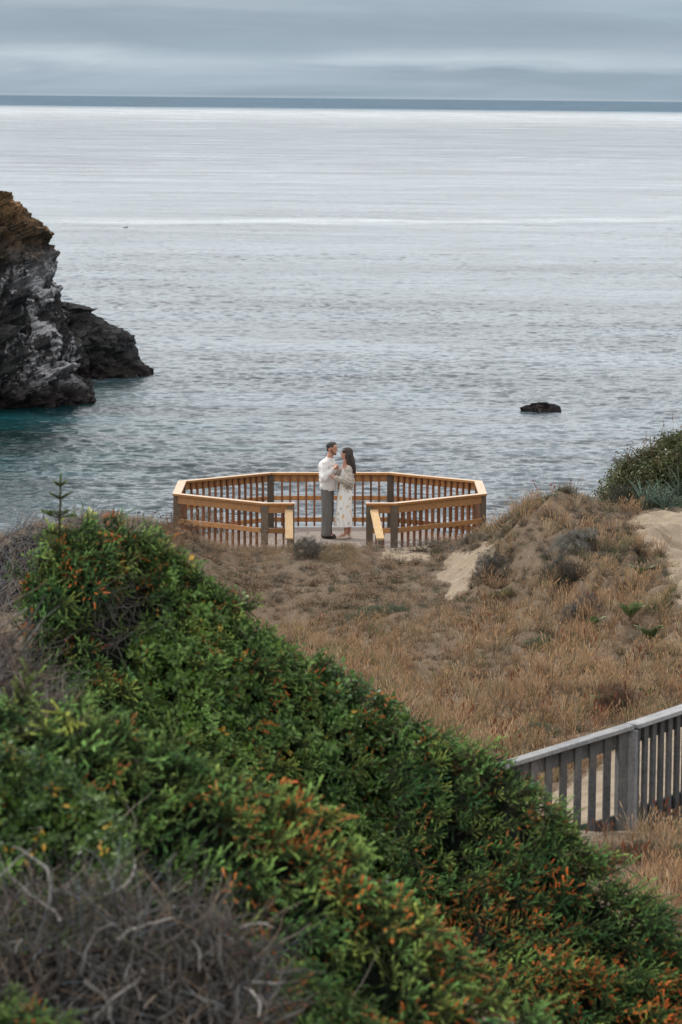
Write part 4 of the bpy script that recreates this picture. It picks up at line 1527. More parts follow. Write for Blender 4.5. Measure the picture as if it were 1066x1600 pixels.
# 2. leafy shrub along the middle ridge ---------------------------------------------------
m2 = Mound([(195, 838, 24.4), (230, 842, 24.4), (290, 880, 24.3), (350, 918, 24.3), (400, 962, 24.3), (480, 1020, 24.3), (560, 1068, 24.2), (640, 1118, 24), (700, 1150, 23.8), (740, 1190, 23.8)],
           .80, 1.5, 2.0, .45, amp=.11, seed=4)
s2 = shrub('bright green broad-leaved shrub running down the ridge between the two spruces', 'shrub', m2, 'leafy_shrub')
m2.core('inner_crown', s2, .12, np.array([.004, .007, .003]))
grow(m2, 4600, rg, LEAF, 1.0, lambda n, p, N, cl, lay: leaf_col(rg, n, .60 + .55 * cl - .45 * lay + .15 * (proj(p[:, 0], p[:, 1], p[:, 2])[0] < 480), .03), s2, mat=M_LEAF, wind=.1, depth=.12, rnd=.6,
     keep=lambda p, px, py: (px > 190 + 45 * fbm(p[:, 0] * 2, p[:, 1] * 2, 1, 2)) & (rg.random(px.shape) > .0))
grow(m2, 2300, rg, SPR, .95, lambda n, p, N, cl, lay: spruce_col(rg, n, np.full(n, .12), .62 + .6 * cl - .5 * lay, lay), s2, name='needle_shoots', wind=.4, depth=.1,
     keep=lambda p, px, py: (fbm(p[:, 0] * 1.6, p[:, 1] * 1.6, 6, 2) > -.3) & (px > 260))
limbs(m2, 30, rg, s2, 'branches', .006, (.12, .10, .085), .1, .4, k=8, out=.08)

# 3. rust tipped spruce, right ------------------------------------------------------------
m3 = Mound([(600, 1190, 23.6), (640, 1165, 23.6), (690, 1155, 23.6), (740, 1172, 23.3), (785, 1198, 23), (850, 1255, 22.6), (905, 1305, 22.4), (950, 1362, 22.2), (1010, 1402, 22), (1066, 1455, 22), (1140, 1520, 22)],
           .62, 1.6, 2.3, .45, amp=.13, seed=8)
s3 = shrub('dense dark spruce shrub speckled with rust orange dead tips beside the grey fence', 'shrub', m3)
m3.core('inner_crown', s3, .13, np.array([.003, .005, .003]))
def c3(n, p, N, cl, lay):
    px, py = proj(p[:, 0], p[:, 1], p[:, 2])
    r = fbm(p[:, 0] * 2.4, p[:, 1] * 2.4, 21, 3)
    return spruce_col(rg, n, np.clip(.28 + .6 * r, .08, .65) * np.where(px < 640, .5, 1), .55 + .8 * cl - .55 * lay, lay)
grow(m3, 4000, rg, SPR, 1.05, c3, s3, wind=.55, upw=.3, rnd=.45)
limbs(m3, 34, rg, s3, 'branches', .006, (.10, .075, .06), .0, .5, k=8, out=.05)

# 4. nearer spruce ridge ------------------------------------------------------------------
m4 = Mound([(-60, 1050, 16.6), (0, 1075, 16.6), (80, 1082, 16.6), (130, 1098, 16.6), (200, 1138, 16.4), (260, 1165, 16.4), (350, 1205, 16.2), (430, 1252, 16), (500, 1310, 15.8), (560, 1370, 15.6), (620, 1412, 15.4), (700, 1478, 15.2), (770, 1545, 15), (830, 1605, 15), (880, 1660, 15)],
           .62, 1.5, 1.9, .4, amp=.10, fs=2.8, seed=13)
s4 = shrub('nearer spruce shrub with long pale green shoots sloping from the left edge', 'shrub', m4)
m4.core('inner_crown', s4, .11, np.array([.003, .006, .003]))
def c4(n, p, N, cl, lay):
    px, py = proj(p[:, 0], p[:, 1], p[:, 2])
    dr = np.interp(p[:, 0], m4.x, m4.y) - p[:, 1]
    rp = np.where(px > 330, .24 * (dr < .35) + .10, .03)
    return spruce_col(rg, n, rp, .62 + .7 * cl - .5 * lay + .2 * (dr < .35), lay)
grow(m4, 2800, rg, SPR, 1.1, c4, s4, wind=.35, upw=.35, rnd=.5)
limbs(m4, 34, rg, s4, 'branches', .005, (.17, .15, .13), .1, .4, k=8, out=.07)

# 5. vine with small yellowing leaves, left edge -------------------------------------------
m5 = Mound([(-70, 1150, 15.4), (0, 1165, 15.4), (60, 1180, 15.4), (110, 1205, 15.4), (165, 1235, 15.2), (200, 1290, 15)], .8, 1.5, .75, .3, amp=.08, fs=3, seed=17)
s5 = shrub('yellow green leafy vine tangled over the spruce at the left edge', 'vine', m5, 'leafy_vine')
m5.core('inner_crown', s5, .10, np.array([.008, .013, .006]))
grow(m5, 350, rg, SPR, .6, lambda n, p, N, cl, lay: spruce_col(rg, n, np.full(n, .05), .45 + .4 * cl - .3 * lay), s5, name='needle_shoots')
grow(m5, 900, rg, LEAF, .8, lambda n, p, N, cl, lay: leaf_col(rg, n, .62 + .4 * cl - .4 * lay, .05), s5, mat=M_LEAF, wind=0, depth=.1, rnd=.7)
limbs(m5, 20, rg, s5, 'stems', .004, (.22, .19, .16), .2, .4, k=8, out=.07)

# 6. dead grey bush bottom left --------------------------------------------------------------
def dead_bush(label, md, n, rng, fine_col, parent_name='dead_shrub', Ls=.5, thick=36, keep=None, fr=.0022, tr=.009, mixc=None, core=True):
    o = shrub(label, 'dead shrub', md, parent_name)
    if core: md.core('inner_tangle', o, .16, np.array([.013, .011, .010]))
    p, N, d = md.sample(n, rng)
    if keep is not None:
        px, py = proj(p[:, 0], p[:, 1], p[:, 2]); k = keep(px, py); p, N = p[k], N[k]
    m = len(p)
    p = p - N * rng.uniform(0, .16, m)[:, None]
    d0 = N * .35 + rng.normal(0, .75, (m, 3)) + np.array([.35, 0, .1])
    ln = walk(p, d0, rng.uniform(.25, 1, m) * Ls, 7, rng, .17)
    r = np.linspace(1, .35, 7)[None] * (rng.uniform(.5, 1.6, m) * fr)[:, None]
    c = np.array(fine_col) * rng.uniform(.25, 1.9, (m, 1)) * (1 + .12 * rng.normal(size=(m, 1)) * np.array([1, 0, -1]))
    V, T, C = tubes(ln, r, c, 3)
    np_mesh('twigs', V, T, M_TWIG, o, C=C)
    if thick:
        p, N, d = md.sample(thick, rng)
        if keep is not None:
            px, py = proj(p[:, 0], p[:, 1], p[:, 2]); k = keep(px, py); p, N = p[k], N[k]
        m = len(p)
        d0 = N * .1 + rng.normal(0, .6, (m, 3)) + np.array([.7, 0, .1])
        ln = walk(p - N * .03, d0, rng.uniform(.4, 1, m) * Ls * 1.0, 10, rng, .2)
        r = np.linspace(1, .3, 10)[None] * (rng.uniform(.4, 1, m) * tr)[:, None]
        for i in range(m):
            V, T, C = tubes(ln[i:i + 1], r[i:i + 1], np.array([[.24, .225, .21]]) * rng.uniform(.5, 1.4), 6)
            np_mesh('branch', V, T, M_TWIG, o, C=C, smooth=True)
    return o


m6 = Mound([(-60, 1385, 13.2), (0, 1392, 13.2), (60, 1378, 13.2), (130, 1375, 13.2), (200, 1380, 13.1), (270, 1398, 13), (330, 1412, 12.9), (385, 1440, 12.8), (425, 1470, 12.8), (440, 1520, 12.7)],
           .75, 1.6, .95, .3, amp=.07, fs=3, seed=23)
dead_bush('tangled grey leafless dead bush in the bottom left corner', m6, 4600, rg, (.125, .112, .10), thick=60, Ls=.30, fr=.0027, tr=.010)
m6b = Mound([(-60, 930, 19.5), (-20, 950, 19.4), (15, 985, 19.3), (45, 1030, 19.2), (85, 1085, 19), (110, 1130, 18.8)], .9, 1.6, .7, .3, amp=.08, fs=2.5, seed=29)
dead_bush('pale grey dead twiggy shrub at the left edge below the dark brush', m6b, 2400, rg, (.17, .145, .125), thick=22, Ls=.42, tr=.013, fr=.003)

# 7. low green shoots in front of the dead bush
m7 = Mound([(-60, 1545, 12.2), (0, 1552, 12.2), (50, 1562, 12.2), (95, 1590, 12.1), (120, 1640, 12.1)], .8, 1.5, .5, .25, amp=.05, fs=3, seed=31)
s7 = shrub('small tuft of green and orange spruce shoots in the bottom left corner', 'shrub', m7)
m7.core('inner_crown', s7, .08, np.array([.008, .012, .006]))
grow(m7, 260, rg, SPR, .75, lambda n, p, N, cl, lay: spruce_col(rg, n, np.full(n, .12), .5 + .4 * cl - .3 * lay), s7)
m8 = Mound([(390, 1560, 13.6), (430, 1500, 13.6), (470, 1512, 13.6), (540, 1560, 13.6), (600, 1610, 13.6), (640, 1660, 13.6)], .7, 1.5, .8, .3, amp=.07, fs=3, seed=37)
s8 = shrub('spruce shrub of yellow green and orange tips right of the dead bush', 'shrub', m8)
m8.core('inner_crown', s8, .09, np.array([.008, .012, .006]))
grow(m8, 650, rg, SPR, .8, lambda n, p, N, cl, lay: spruce_col(rg, n, np.full(n, .22), .45 + .4 * cl - .3 * lay), s8)
# ------------------------------------------------------------------ dry grass and dune plants
def blade_tpl(seed, n=16, spread=.55, w=.016, bend=.35, heads=.4, headw=.035, base=.12, low=.0):
    """tuft of unit height: t = height along the blade, k<1 blade, k>=1 seed head"""
    rng = np.random.default_rng(seed)
    tp = Tpl()
    for i in range(n):
        a = rng.random() * 2 * PI; r = base * rng.random() ** .5
        o = np.array([math.cos(a) * r, math.sin(a) * r, 0])
        a2 = a + rng.normal(0, .6)
        out = np.array([math.cos(a2), math.sin(a2), 0]) * spread * rng.random() ** .8
        h = rng.uniform(.5, 1)
        d = np.array([out[0], out[1], 1.0]); d /= np.linalg.norm(d)
        b = np.array([out[0], out[1], -.1]) * bend
        p = [o + d * h * t + b * h * t * t for t in (0, .35, .7, 1)]
        sa = rng.random() * PI
        sd = np.array([math.cos(sa), math.sin(sa), 0])
        ww = w * rng.uniform(.6, 1.3)
        V = [p[0] - sd * ww / 2, p[0] + sd * ww / 2, p[1] - sd * ww * .45, p[1] + sd * ww * .45, p[2] - sd * ww * .3, p[2] + sd * ww * .3, p[3]]
        T = [(0, 1, 3), (0, 3, 2), (2, 3, 5), (2, 5, 4), (4, 5, 6)]
        kk = rng.random() * .9
        tp.add(V, T, [0, 0, .35, .35, .7, .7, 1], kk)
        if rng.random() < heads:
            q0, q1 = p[2] + (p[3] - p[2]) * .45, p[3] + (p[3] - p[2]) * .35
            m = (q0 + q1) / 2
            up_ = np.cross(sd, p[3] - p[2]); up_ /= np.linalg.norm(up_)
            for s_ in (sd, up_):
                tp.add([q0, m + s_ * headw / 2, q1, m - s_ * headw / 2], [(0, 1, 2), (0, 2, 3)], 1, 1 + kk * .5)
    return tp.fin()


def twig_tpl(seed, n=26, w=.012, leafw=.05, leaf=.0, h=.8):
    """low rounded twiggy plant of unit size with optional scraps of leaf"""
    rng = np.random.default_rng(seed)
    tp = Tpl()
    for i in range(n):
        d = rng.normal(size=3); d[2] = abs(d[2]) * h + .15; d /= np.linalg.norm(d)
        p0 = d * rng.uniform(.05, .3) * [1, 1, .4]
        p1 = d * rng.uniform(.6, 1) + rng.normal(0, .1, 3)
        sd = np.cross(d, rng.normal(size=3)); sd /= np.linalg.norm(sd)
        m = (p0 + p1) / 2 + rng.normal(0, .07, 3)
        tp.add([p0 - sd * w, p0 + sd * w, m - sd * w * .8, m + sd * w * .8, p1], [(0, 1, 3), (0, 3, 2), (2, 3, 4)], [0, 0, .5, .5, 1], rng.random() * .9)
        for j in range(int(leaf)):
            q = lerp(m, p1, rng.random()) + rng.normal(0, .05, 3)
            e = rng.normal(size=3); e /= np.linalg.norm(e); f = np.cross(e, rng.normal(size=3)); f /= np.linalg.norm(f)
            lw = leafw * rng.uniform(.6, 1.3)
            tp.add([q, q + (e + f * .5) * lw, q + e * lw * 1.9, q + (e - f * .5) * lw], [(0, 1, 2), (0, 2, 3)], rng.uniform(.4, 1), 1.2)
    return tp.fin()


GR = [blade_tpl(s) for s in range(6)]
GRF = [blade_tpl(20 + s, n=26, spread=.9, w=.010, bend=.7, heads=.75, headw=.05) for s in range(4)]
TW = [twig_tpl(s) for s in range(5)]
TWL = [twig_tpl(30 + s, leaf=3) for s in range(5)]
TWG = [twig_tpl(50 + s, n=20, leaf=6, leafw=.075) for s in range(5)]


def pal(rng, n, cols, weights, dark=.45, var=.25, headc=None):
    cols = np.array(cols, float)
    w_ = np.array(weights, float) if np.ndim(weights) > 1 else np.tile(weights, (n, 1))
    cw = np.cumsum(w_ / w_.sum(1, keepdims=True), 1)
    ch = np.minimum((rng.random(n)[:, None] > cw).sum(1), len(cols) - 1)
    base = cols[ch] * (1 + rng.normal(0, var, (n, 1)))
    base2 = cols[(ch + rng.integers(0, 2, n)) % len(cols)]

    def fn(idx, tp):
        t = tp.t[None, :, None]; k = tp.k[None, :, None]
        b = lerp(base[idx][:, None], base2[idx][:, None], np.clip(k, 0, 1) * .6)
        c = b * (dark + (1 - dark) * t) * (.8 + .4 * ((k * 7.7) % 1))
        if headc is not None: c = np.where(k >= 1, lerp(b, np.array(headc), .65), c)
        return np.clip(c, .003, 1)
    return fn


def place(n, rng, y0=29, y1=77, dens=None):
    y = np.sqrt(rng.uniform(y0 ** 2, y1 ** 2, n))
    x = rng.uniform(-1, 1, n) * (.094 * y + 1.0)
    z = ground(x, y)
    px, py = proj(x, y, z)
    return x, y, z, px, py


rg = np.random.default_rng(33)
x, y, z, px, py = place(30000, rg)
sand = sandiness(x, y, z) > .5
deckm = (np.abs(x - DCX) < 3.15) & (y > 68.35) & (y < 74.4)
ramp_ = (np.abs(x - DCX - .1) < .62) & (y > 67.2) & (y < 69)
hid = (py > np.interp(px, [-200, 100, 250, 400, 640, 780, 905, 1066, 1300], [1000, 860, 900, 1010, 1180, 1240, 1350, 1500, 1700]))
n1 = fbm(x * .8, y * .5, 5, 3); n2 = fbm(x * 2.6, y * 1.8, 7, 3)
edge_ok = z > CZ - 9.6
ok = ~sand & ~deckm & ~ramp_ & ~hid & edge_ok
midz = (py < 985 + 60 * n1) & (px < 740 + 60 * n2)
crest = (px > 740) & (py < 905 + 50 * n1)
# tall tan grass
tall = ok & ~midz & (~crest | (n2 > .15)) & (rg.random(len(x)) < np.where(n2 < -.2, .45, .9))
def put(name, mask, tpls, sc, cols, wts, label=None, mat=None, dark=.45, headc=None, tilt=.12, kind='stuff', sink=.02, var=.22, extra=None):
    idx = np.nonzero(mask)[0]
    p = np.stack([x[idx], y[idx], z[idx] - sink], 1)
    m = len(p)
    dirs = np.stack([rg.normal(.08, tilt, m), rg.normal(0, tilt, m), np.ones(m)], 1)
    s = sc[idx] * rg.uniform(.65, 1.2, m)
    W_ = wts[idx] if np.ndim(wts) > 1 else wts
    V, T, C = scatter(tpls, p, dirs, s, rg, pal(rg, m, cols, W_, dark, var, headc))
    o = np_mesh(name, V, T, mat or M_DRY, None, C=C)
    return tag(o, label, None, None, kind) if kind else o
TANS = [(.54, .37, .22), (.37, .21, .125), (.72, .58, .39), (.13, .085, .05), (.46, .32, .20), (.23, .23, .11)]
wt = np.stack([.35 + .4 * (n1 > 0), .3 + .4 * (n1 < 0), .15 + .25 * (n2 > .2), .14 + .4 * (n2 < -.15), np.full(len(x), .25), .04 + .35 * (fbm(x * .9 + 3, y * .7, 5, 3) > .15)], 1)
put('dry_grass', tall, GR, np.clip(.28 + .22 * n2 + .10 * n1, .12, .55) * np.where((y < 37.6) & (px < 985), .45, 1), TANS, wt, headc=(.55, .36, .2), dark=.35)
fl = ok & (midz | crest) & (rg.random(len(x)) < .40)
put('dry_grass', fl, GRF, np.clip(.17 + .05 * n1, .09, .3), [(.40, .265, .165), (.33, .215, .145), (.50, .37, .24), (.22, .14, .09)], [.4, .35, .2, .15], dark=.5, headc=(.46, .33, .22))
# sparse taller rusty stems, dark clumps and green patches in the straw
GRT = [blade_tpl(90 + s, n=7, spread=.35, w=.014, bend=.15, heads=.9, headw=.05) for s in range(4)]
put('dry_grass', ok & (n2 > .0) & (py > 960) & (px > 700) & (rg.random(len(x)) < .035), GRT, np.full(len(x), .42), [(.24, .10, .055), (.36, .17, .08), (.15, .08, .05)], [.4, .3, .3], headc=(.22, .07, .04))
dk = ok & (fbm(x * 1.9 + 5, y * 1.2 + 1, 6, 3) > .22) & (rg.random(len(x)) < .5)
put('ground_cover', dk, TWL, np.full(len(x), .16), [(.09, .065, .045), (.06, .055, .035), (.13, .085, .055)], [.4, .3, .3], dark=.3)
g2 = ok & ~midz & (fbm(x * 1.5 + 15, y * 1.0 + 2, 8, 2) > .30) & (rg.random(len(x)) < .5)
put('dry_grass', g2, GR, np.full(len(x), .26), [(.19, .22, .10), (.28, .27, .14), (.13, .16, .07)], [.4, .3, .3])
# matted dead twigs between
mt = ok & (midz | crest | (rg.random(len(x)) < .25)) & (rg.random(len(x)) < .85)
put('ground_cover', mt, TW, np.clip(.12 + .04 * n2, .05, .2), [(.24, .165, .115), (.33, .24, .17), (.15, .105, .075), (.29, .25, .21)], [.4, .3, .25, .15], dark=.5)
# rough mixed scrub over the mound and the upper slope
for ms_, sz_, cl_ in ((crest & (n2 > -.3), .15, [(.14, .13, .11), (.08, .08, .065), (.19, .145, .105), (.25, .24, .21), (.09, .11, .055)]),
                      (midz & (n1 > -.2), .12, [(.24, .19, .14), (.15, .13, .10), (.20, .15, .11), (.30, .26, .21), (.13, .14, .08)])):
    put('ground_cover', ok & ms_ & (rg.random(len(x)) < (.62 if sz_ > .13 else .36)), TWL, np.clip(sz_ + .09 * n2, .06, .3), cl_, [.28, .22, .22, .14, .14])
put('ground_cover', ok & ~crest & ~midz & (n2 < -.1) & (rg.random(len(x)) < .4), TWL, np.full(len(x), .13), [(.14, .09, .06), (.10, .11, .05), (.20, .13, .09)], [.4, .3, .3])
# scraps of plants out on the sand margin
sp_ = sand & ~deckm & ~ramp_ & (n2 > .0) & (px < 860) & (py < 950) & (rg.random(len(x)) < .6)
put('ground_cover', sp_, TW, np.clip(.07 + .06 * n1, .04, .16), [(.16, .11, .07), (.25, .18, .12)], [.5, .5])
# grey and green herb layer
gy = ok & (n2 > -.2) & (fbm(x * 1.3 + 9, y * .9, 2, 3) > -.05 + .35 * (~crest & ~midz)) & (rg.random(len(x)) < .30 + .3 * crest)
put('ground_cover', gy, TWL, np.full(len(x), .13), [(.25, .245, .225), (.12, .14, .085), (.17, .13, .10), (.34, .32, .28)], [.35, .25, .3, .2], headc=(.46, .43, .38))
gn = ok & (fbm(x * 1.1 + 30, y * .8 + 4, 2, 3) > .04) & (rg.random(len(x)) < .30)
put('ground_cover', gn, TWG, np.full(len(x), .12), [(.075, .115, .045), (.12, .16, .075), (.17, .15, .06)], [.45, .35, .2], mat=M_LEAF)
rd = ok & (px > 780) & (px < 960) & (fbm(x * 1.7 + 11, y * 1.1 + 7, 2, 2) > .2) & (rg.random(len(x)) < .07)
put('ground_cover', rd, TWG, np.full(len(x), .07), [(.42, .05, .045), (.45, .13, .06), (.5, .25, .2)], [.5, .3, .2], mat=M_LEAF)

# low heather-like cushions crowding the upper slope and the mound
cu = ok & (midz | crest) & (fbm(x * 1.6 + 2, y * 1.1 + 8, 3, 3) > .02) & (rg.random(len(x)) < .22)
TWC = [twig_tpl(70 + s, n=60, leaf=2, leafw=.04, h=.9, w=.010) for s in range(4)]
put('ground_cover', cu, TWC, np.clip(.17 + .1 * n1, .1, .30), [(.20, .165, .125), (.13, .12, .09), (.27, .23, .18), (.16, .115, .08), (.10, .115, .06)], [.3, .2, .2, .2, .1], dark=.3, headc=(.34, .30, .24))
# ---------------- plants one can point at
def plant(name, label, cat_, px, py, size, n, tpls, cols, wts, flat=.7, wide=1.0, mat=None, stems=True, group=None, dark=.4, headc=None, hgt=None, D=None, shell=.5, partname='foliage', tilt=.5, stemc=(.12, .09, .065)):
    """a bushy plant: a dome of sprigs over its stems. size = radius in photo pixels"""
    b = hit(px, py) if D is None else P(px, py, D)
    R = size * b[1] / FPX
    o = empty(name, tuple(b), label, cat_, group)
    u = rg.normal(size=(n, 3)); u[:, 2] = np.abs(u[:, 2]); u /= np.linalg.norm(u, axis=1)[:, None]
    r = rg.uniform(shell, 1, n) ** .6
    lump = 1 + .5 * fbm(u[:, 0] * 2.2 + px, u[:, 1] * 2.2, u[:, 2] * 2.2, 2)
    H = R * flat if hgt is None else hgt * b[1] / FPX
    p = u * (r * lump)[:, None] * np.array([R * wide, R * .8, H]) + b
    gz = ground(p[:, 0], p[:, 1]); p[:, 2] = np.maximum(p[:, 2] + (gz - b[2]) * .6, gz)
    dirs = u * .8 + rg.normal(0, tilt, (n, 3)) + [0, 0, .35]
    s = R * rg.uniform(.16, .30, n) * (1.0 if wide < 1.6 else .8)
    V, T, C = scatter(tpls, p, dirs, s, rg, pal(rg, n, cols, wts, dark, .28, headc))
    np_mesh(partname, V, T, mat or M_LEAF, o, C=C)
    if stems:
        k = 40
        st = np.tile(b, (k, 1)) + rg.normal(0, .1, (k, 3)) * [R * wide, R, 0]
        uu = rg.normal(size=(k, 3)); uu[:, 2] = np.abs(uu[:, 2]) + .3
        uu = uu * [wide, .8, flat]
        ln = walk(st, uu, np.full(k, min(R * .95, H * 1.6)), 6, rg, .2)
        V, T, C = tubes(ln, np.linspace(.006, .0025, 6)[None] * np.ones((k, 1)), np.array(stemc) * rg.uniform(.6, 1.4, (k, 1)), 3)
        np_mesh('stems', V, T, M_TWIG, o, C=C)
    return o


GREY = [(.22, .22, .21), (.12, .12, .12), (.34, .33, .31), (.09, .085, .08)]
SAGE = [(.17, .21, .12), (.11, .15, .075), (.25, .28, .18)]
GRN = [(.05, .10, .03), (.09, .15, .05), (.15, .19, .07)]
plant('dune_shrub', 'dark blue grey twiggy shrub on the right edge of the bare sand patch', 'shrub', 768, 905, 32, 240, TWL, [(.11, .11, .10), (.06, .06, .05), (.2, .2, .18)], [.4, .4, .2], flat=1.4, wide=.9)
plant('dune_shrub', 'pale grey lichen coloured shrub near the top of the dune mound', 'shrub', 905, 855, 38, 300, TWL, [(.46, .45, .40), (.28, .27, .24), (.12, .12, .09)], [.45, .3, .25], flat=.55, wide=1.25)
plant('dune_shrub', 'charcoal grey shrub in the shadow below the pale grey one', 'shrub', 880, 908, 34, 280, TWL, [(.07, .07, .065), (.13, .125, .12), (.08, .10, .05)], [.5, .3, .2], flat=.9, wide=1.1)
plant('dune_shrub', 'grey dead brush in the middle of the dune slope below the charcoal shrub', 'shrub', 908, 965, 34, 260, TWL, [(.20, .185, .17), (.11, .10, .095), (.33, .31, .29)], [.4, .35, .25], flat=.9, wide=1.0)
plant('dune_shrub', 'brownish red round bush right above the grey fence', 'shrub', 962, 1118, 38, 460, TWL, [(.17, .085, .045), (.25, .13, .065), (.10, .055, .03)], [.4, .35, .25], flat=1.2, wide=1.1)
plant('dune_plant', 'long low sage green plant patch on the bare slope in front of the platform', 'plant', 592, 962, 26, 300, TWG, SAGE, [.4, .3, .3], flat=.55, wide=2.0, stems=False)
plant('dune_plant', 'green tufty plants in the straw grass just left of the fence handrail', 'plant', 838, 1152, 26, 300, TWG, SAGE, [.4, .3, .3], flat=.8, wide=1.7)
plant('dune_plant', 'pale green grass patch at the foot of the straw slope beside the spruce tips', 'plant', 745, 1150, 20, 160, GR, [(.30, .33, .17), (.40, .36, .2)], [.6, .4], flat=.8, wide=1.7, mat=M_DRY, stems=False)
plant('dune_plant', 'grey green mound topped with dried pale flower heads left of the platform railing', 'plant', 322, 842, 27, 420, TWL, [(.17, .18, .11), (.27, .24, .18), (.12, .115, .08)], [.4, .3, .3], hgt=46, wide=1.5, headc=(.40, .33, .27))
plant('dune_plant', 'dark grey tuft at the deck opening closest to the feet of the couple', 'plant', 482, 870, 24, 380, TWL, [(.17, .155, .12), (.10, .095, .075), (.31, .28, .23)], [.4, .35, .25], flat=1.35, wide=1.2)
plant('dune_plant', 'fluffy straw coloured tuft right of the dark grey tuft at the deck opening', 'plant', 528, 878, 27, 200, GRF, [(.42, .33, .2), (.30, .23, .14)], [.5, .5], flat=1.3, wide=1.15, mat=M_DRY, stems=False)
plant('dune_plant', 'dark green weedy patch on the sand under the right railing', 'plant', 655, 862, 20, 320, TWL, [(.15, .145, .12), (.24, .22, .19), (.10, .09, .07)], [.4, .35, .25], hgt=24, wide=2.6)
plant('dune_plant', 'dry twiggy plant on the sand below the right corner post of the railing', 'plant', 735, 850, 15, 160, TWL, [(.13, .11, .09), (.24, .2, .16)], [.5, .5], flat=.9, wide=1.3)
for lab, a_, b_, s_, f_ in (('rounded tan grass tussock against the left railing post', 402, 874, 25, 1.75), ('wispy tan tussock left of the railing opening', 438, 880, 22, 1.6), ('broad straw tussock below the grey green mound', 362, 876, 26, 1.7),
                       ('loose straw tussock at the bend of the slope below the deck opening', 560, 890, 20, .8), ('orange brown grass tussock between the sand patch and the green patch', 690, 975, 30, .8),
                       ('large bleached tussock in the middle of the lower slope', 612, 1015, 34, .8)):
    plant('grass_tussock', lab, 'grass tuft', a_, b_, s_, 110, GRF, [(.44, .31, .19), (.33, .22, .135), (.52, .40, .26)], [.4, .3, .3], flat=f_, wide=1.2, mat=M_DRY, stems=False, group='dry grass tussocks on the slope', dark=.5)
plant('dune_plant', 'yellow green weed on the slope right below the bare sand patch', 'plant', 778, 938, 20, 120, TWG, [(.35, .27, .05), (.20, .20, .07), (.12, .10, .05)], [.3, .4, .3], flat=.6, wide=1.4)
plant('dune_plant', 'small green plant near the crest of the dune mound beside the sandy path', 'plant', 938, 842, 16, 120, TWG, SAGE, [.4, .3, .3], flat=.7, wide=1.6)
plant('dune_plant', 'sage green herbs in the middle of the straw slope', 'plant', 842, 1012, 22, 200, TWG, SAGE, [.4, .3, .3], flat=.7, wide=1.2)


def fern(px, py, size, label):
    b = hit(px, py)
    o = empty('fern', tuple(b), label, 'fern', 'ferns on the dune slope')
    for f in range(9):
        a = f * .7 + rg.uniform(-.3, .3)
        L = size * b[1] / FPX * rg.uniform(.6, 1.0)
        d = np.array([math.cos(a) * .8, math.sin(a) * .8, .75])
        if d[1] > .2: d[1] *= -.6
        tpf = Tpl()
        pts = [b + np.array([d[0], d[1], 0]) * L * t + np.array([0, 0, 1]) * L * (1.5 * t - .75 * t * t) for t in np.linspace(0, 1, 22)]
        for i in range(2, 22):
            p = pts[i]; tg = pts[i] - pts[i - 1]; tg /= np.linalg.norm(tg)
            sd = np.cross(tg, [0, 0, 1]); sd /= np.linalg.norm(sd)
            wl = L * .26 * math.sin(PI * (i / 22) ** .7) + .01
            for sg in (-1, 1):
                e = p + sd * sg * wl + tg * wl * .35 - np.array([0, 0, wl * .25])
                m_ = (p + e) / 2
                tpf.add([p - tg * .004, m_ - tg * .007, e, m_ + tg * .007, p + tg * .004], [(0, 1, 4), (1, 3, 4), (1, 2, 3)], i / 22, .5)
        for i in range(21):
            sd = np.cross(pts[i + 1] - pts[i], [0, 0, 1]); sd /= np.linalg.norm(sd)
            tpf.add([pts[i] - sd * .003, pts[i] + sd * .003, pts[i + 1] + sd * .003, pts[i + 1] - sd * .003], [(0, 1, 2), (0, 2, 3)], 0, .5)
        tpf.fin()
        c = lerp(np.array([.06, .12, .04]), np.array([.20, .27, .11]), tpf.t[:, None]) * rg.uniform(.7, 1.25)
        np_mesh('frond', tpf.V, tpf.T, M_LEAF, o, C=c)


fern(1003, 905, 34, 'upper green fern beside the sandy path on the right')
fern(985, 968, 46, 'pale green fern with arching fronds at right, larger of the pair')
fern(1015, 1002, 38, 'dark green fern just below the pale one at right')
fern(945, 1108, 34, 'small light green fern above the brownish red bush')
fern(925, 985, 30, 'yellowish fern left of the two big ferns')
fern(1012, 1092, 26, 'bronze tinted fern right of the brownish red bush')

# big green bush by the path
b0 = P(1045, 806, 69)
plant('coastal_bush', 'big olive green bush at the right edge above the sandy path', 'bush', 1066, 806, 116, 2600, TWG, [(.09, .12, .045), (.15, .18, .07), (.24, .24, .10), (.18, .12, .07)], [.4, .3, .15, .15], wide=1.0, hgt=100, D=69, shell=.35, dark=.35)
plant('coastal_bush', 'lower grey brown leafy bush at the left foot of the olive green one', 'bush', 972, 808, 34, 420, TWG, [(.10, .085, .06), (.07, .09, .04), (.17, .14, .11)], [.4, .35, .25], hgt=46, D=68.3, shell=.3)
bl = P(1030, 800, 67.6)
lg = empty('lyme_grass', tuple(bl), 'blue green broad-bladed grass clump in the face of the olive green bush', 'grass clump')
LY = [blade_tpl(80 + s, n=30, spread=.9, w=.035, bend=1.1, heads=.0) for s in range(3)]
m = 7
pp = np.tile(bl, (m, 1)) + np.stack([rg.uniform(-.42, .5, m), rg.uniform(-.1, .2, m), rg.uniform(0, .45, m)], 1)
V, T, C = scatter(LY, pp, np.stack([rg.normal(0, .2, m), rg.normal(-.2, .2, m), np.ones(m)], 1), rg.uniform(.45, .7, m), rg, pal(rg, m, [(.12, .19, .14), (.17, .24, .18)], [.5, .5], .35))
np_mesh('blades', V, T, M_LEAF, lg, C=C)


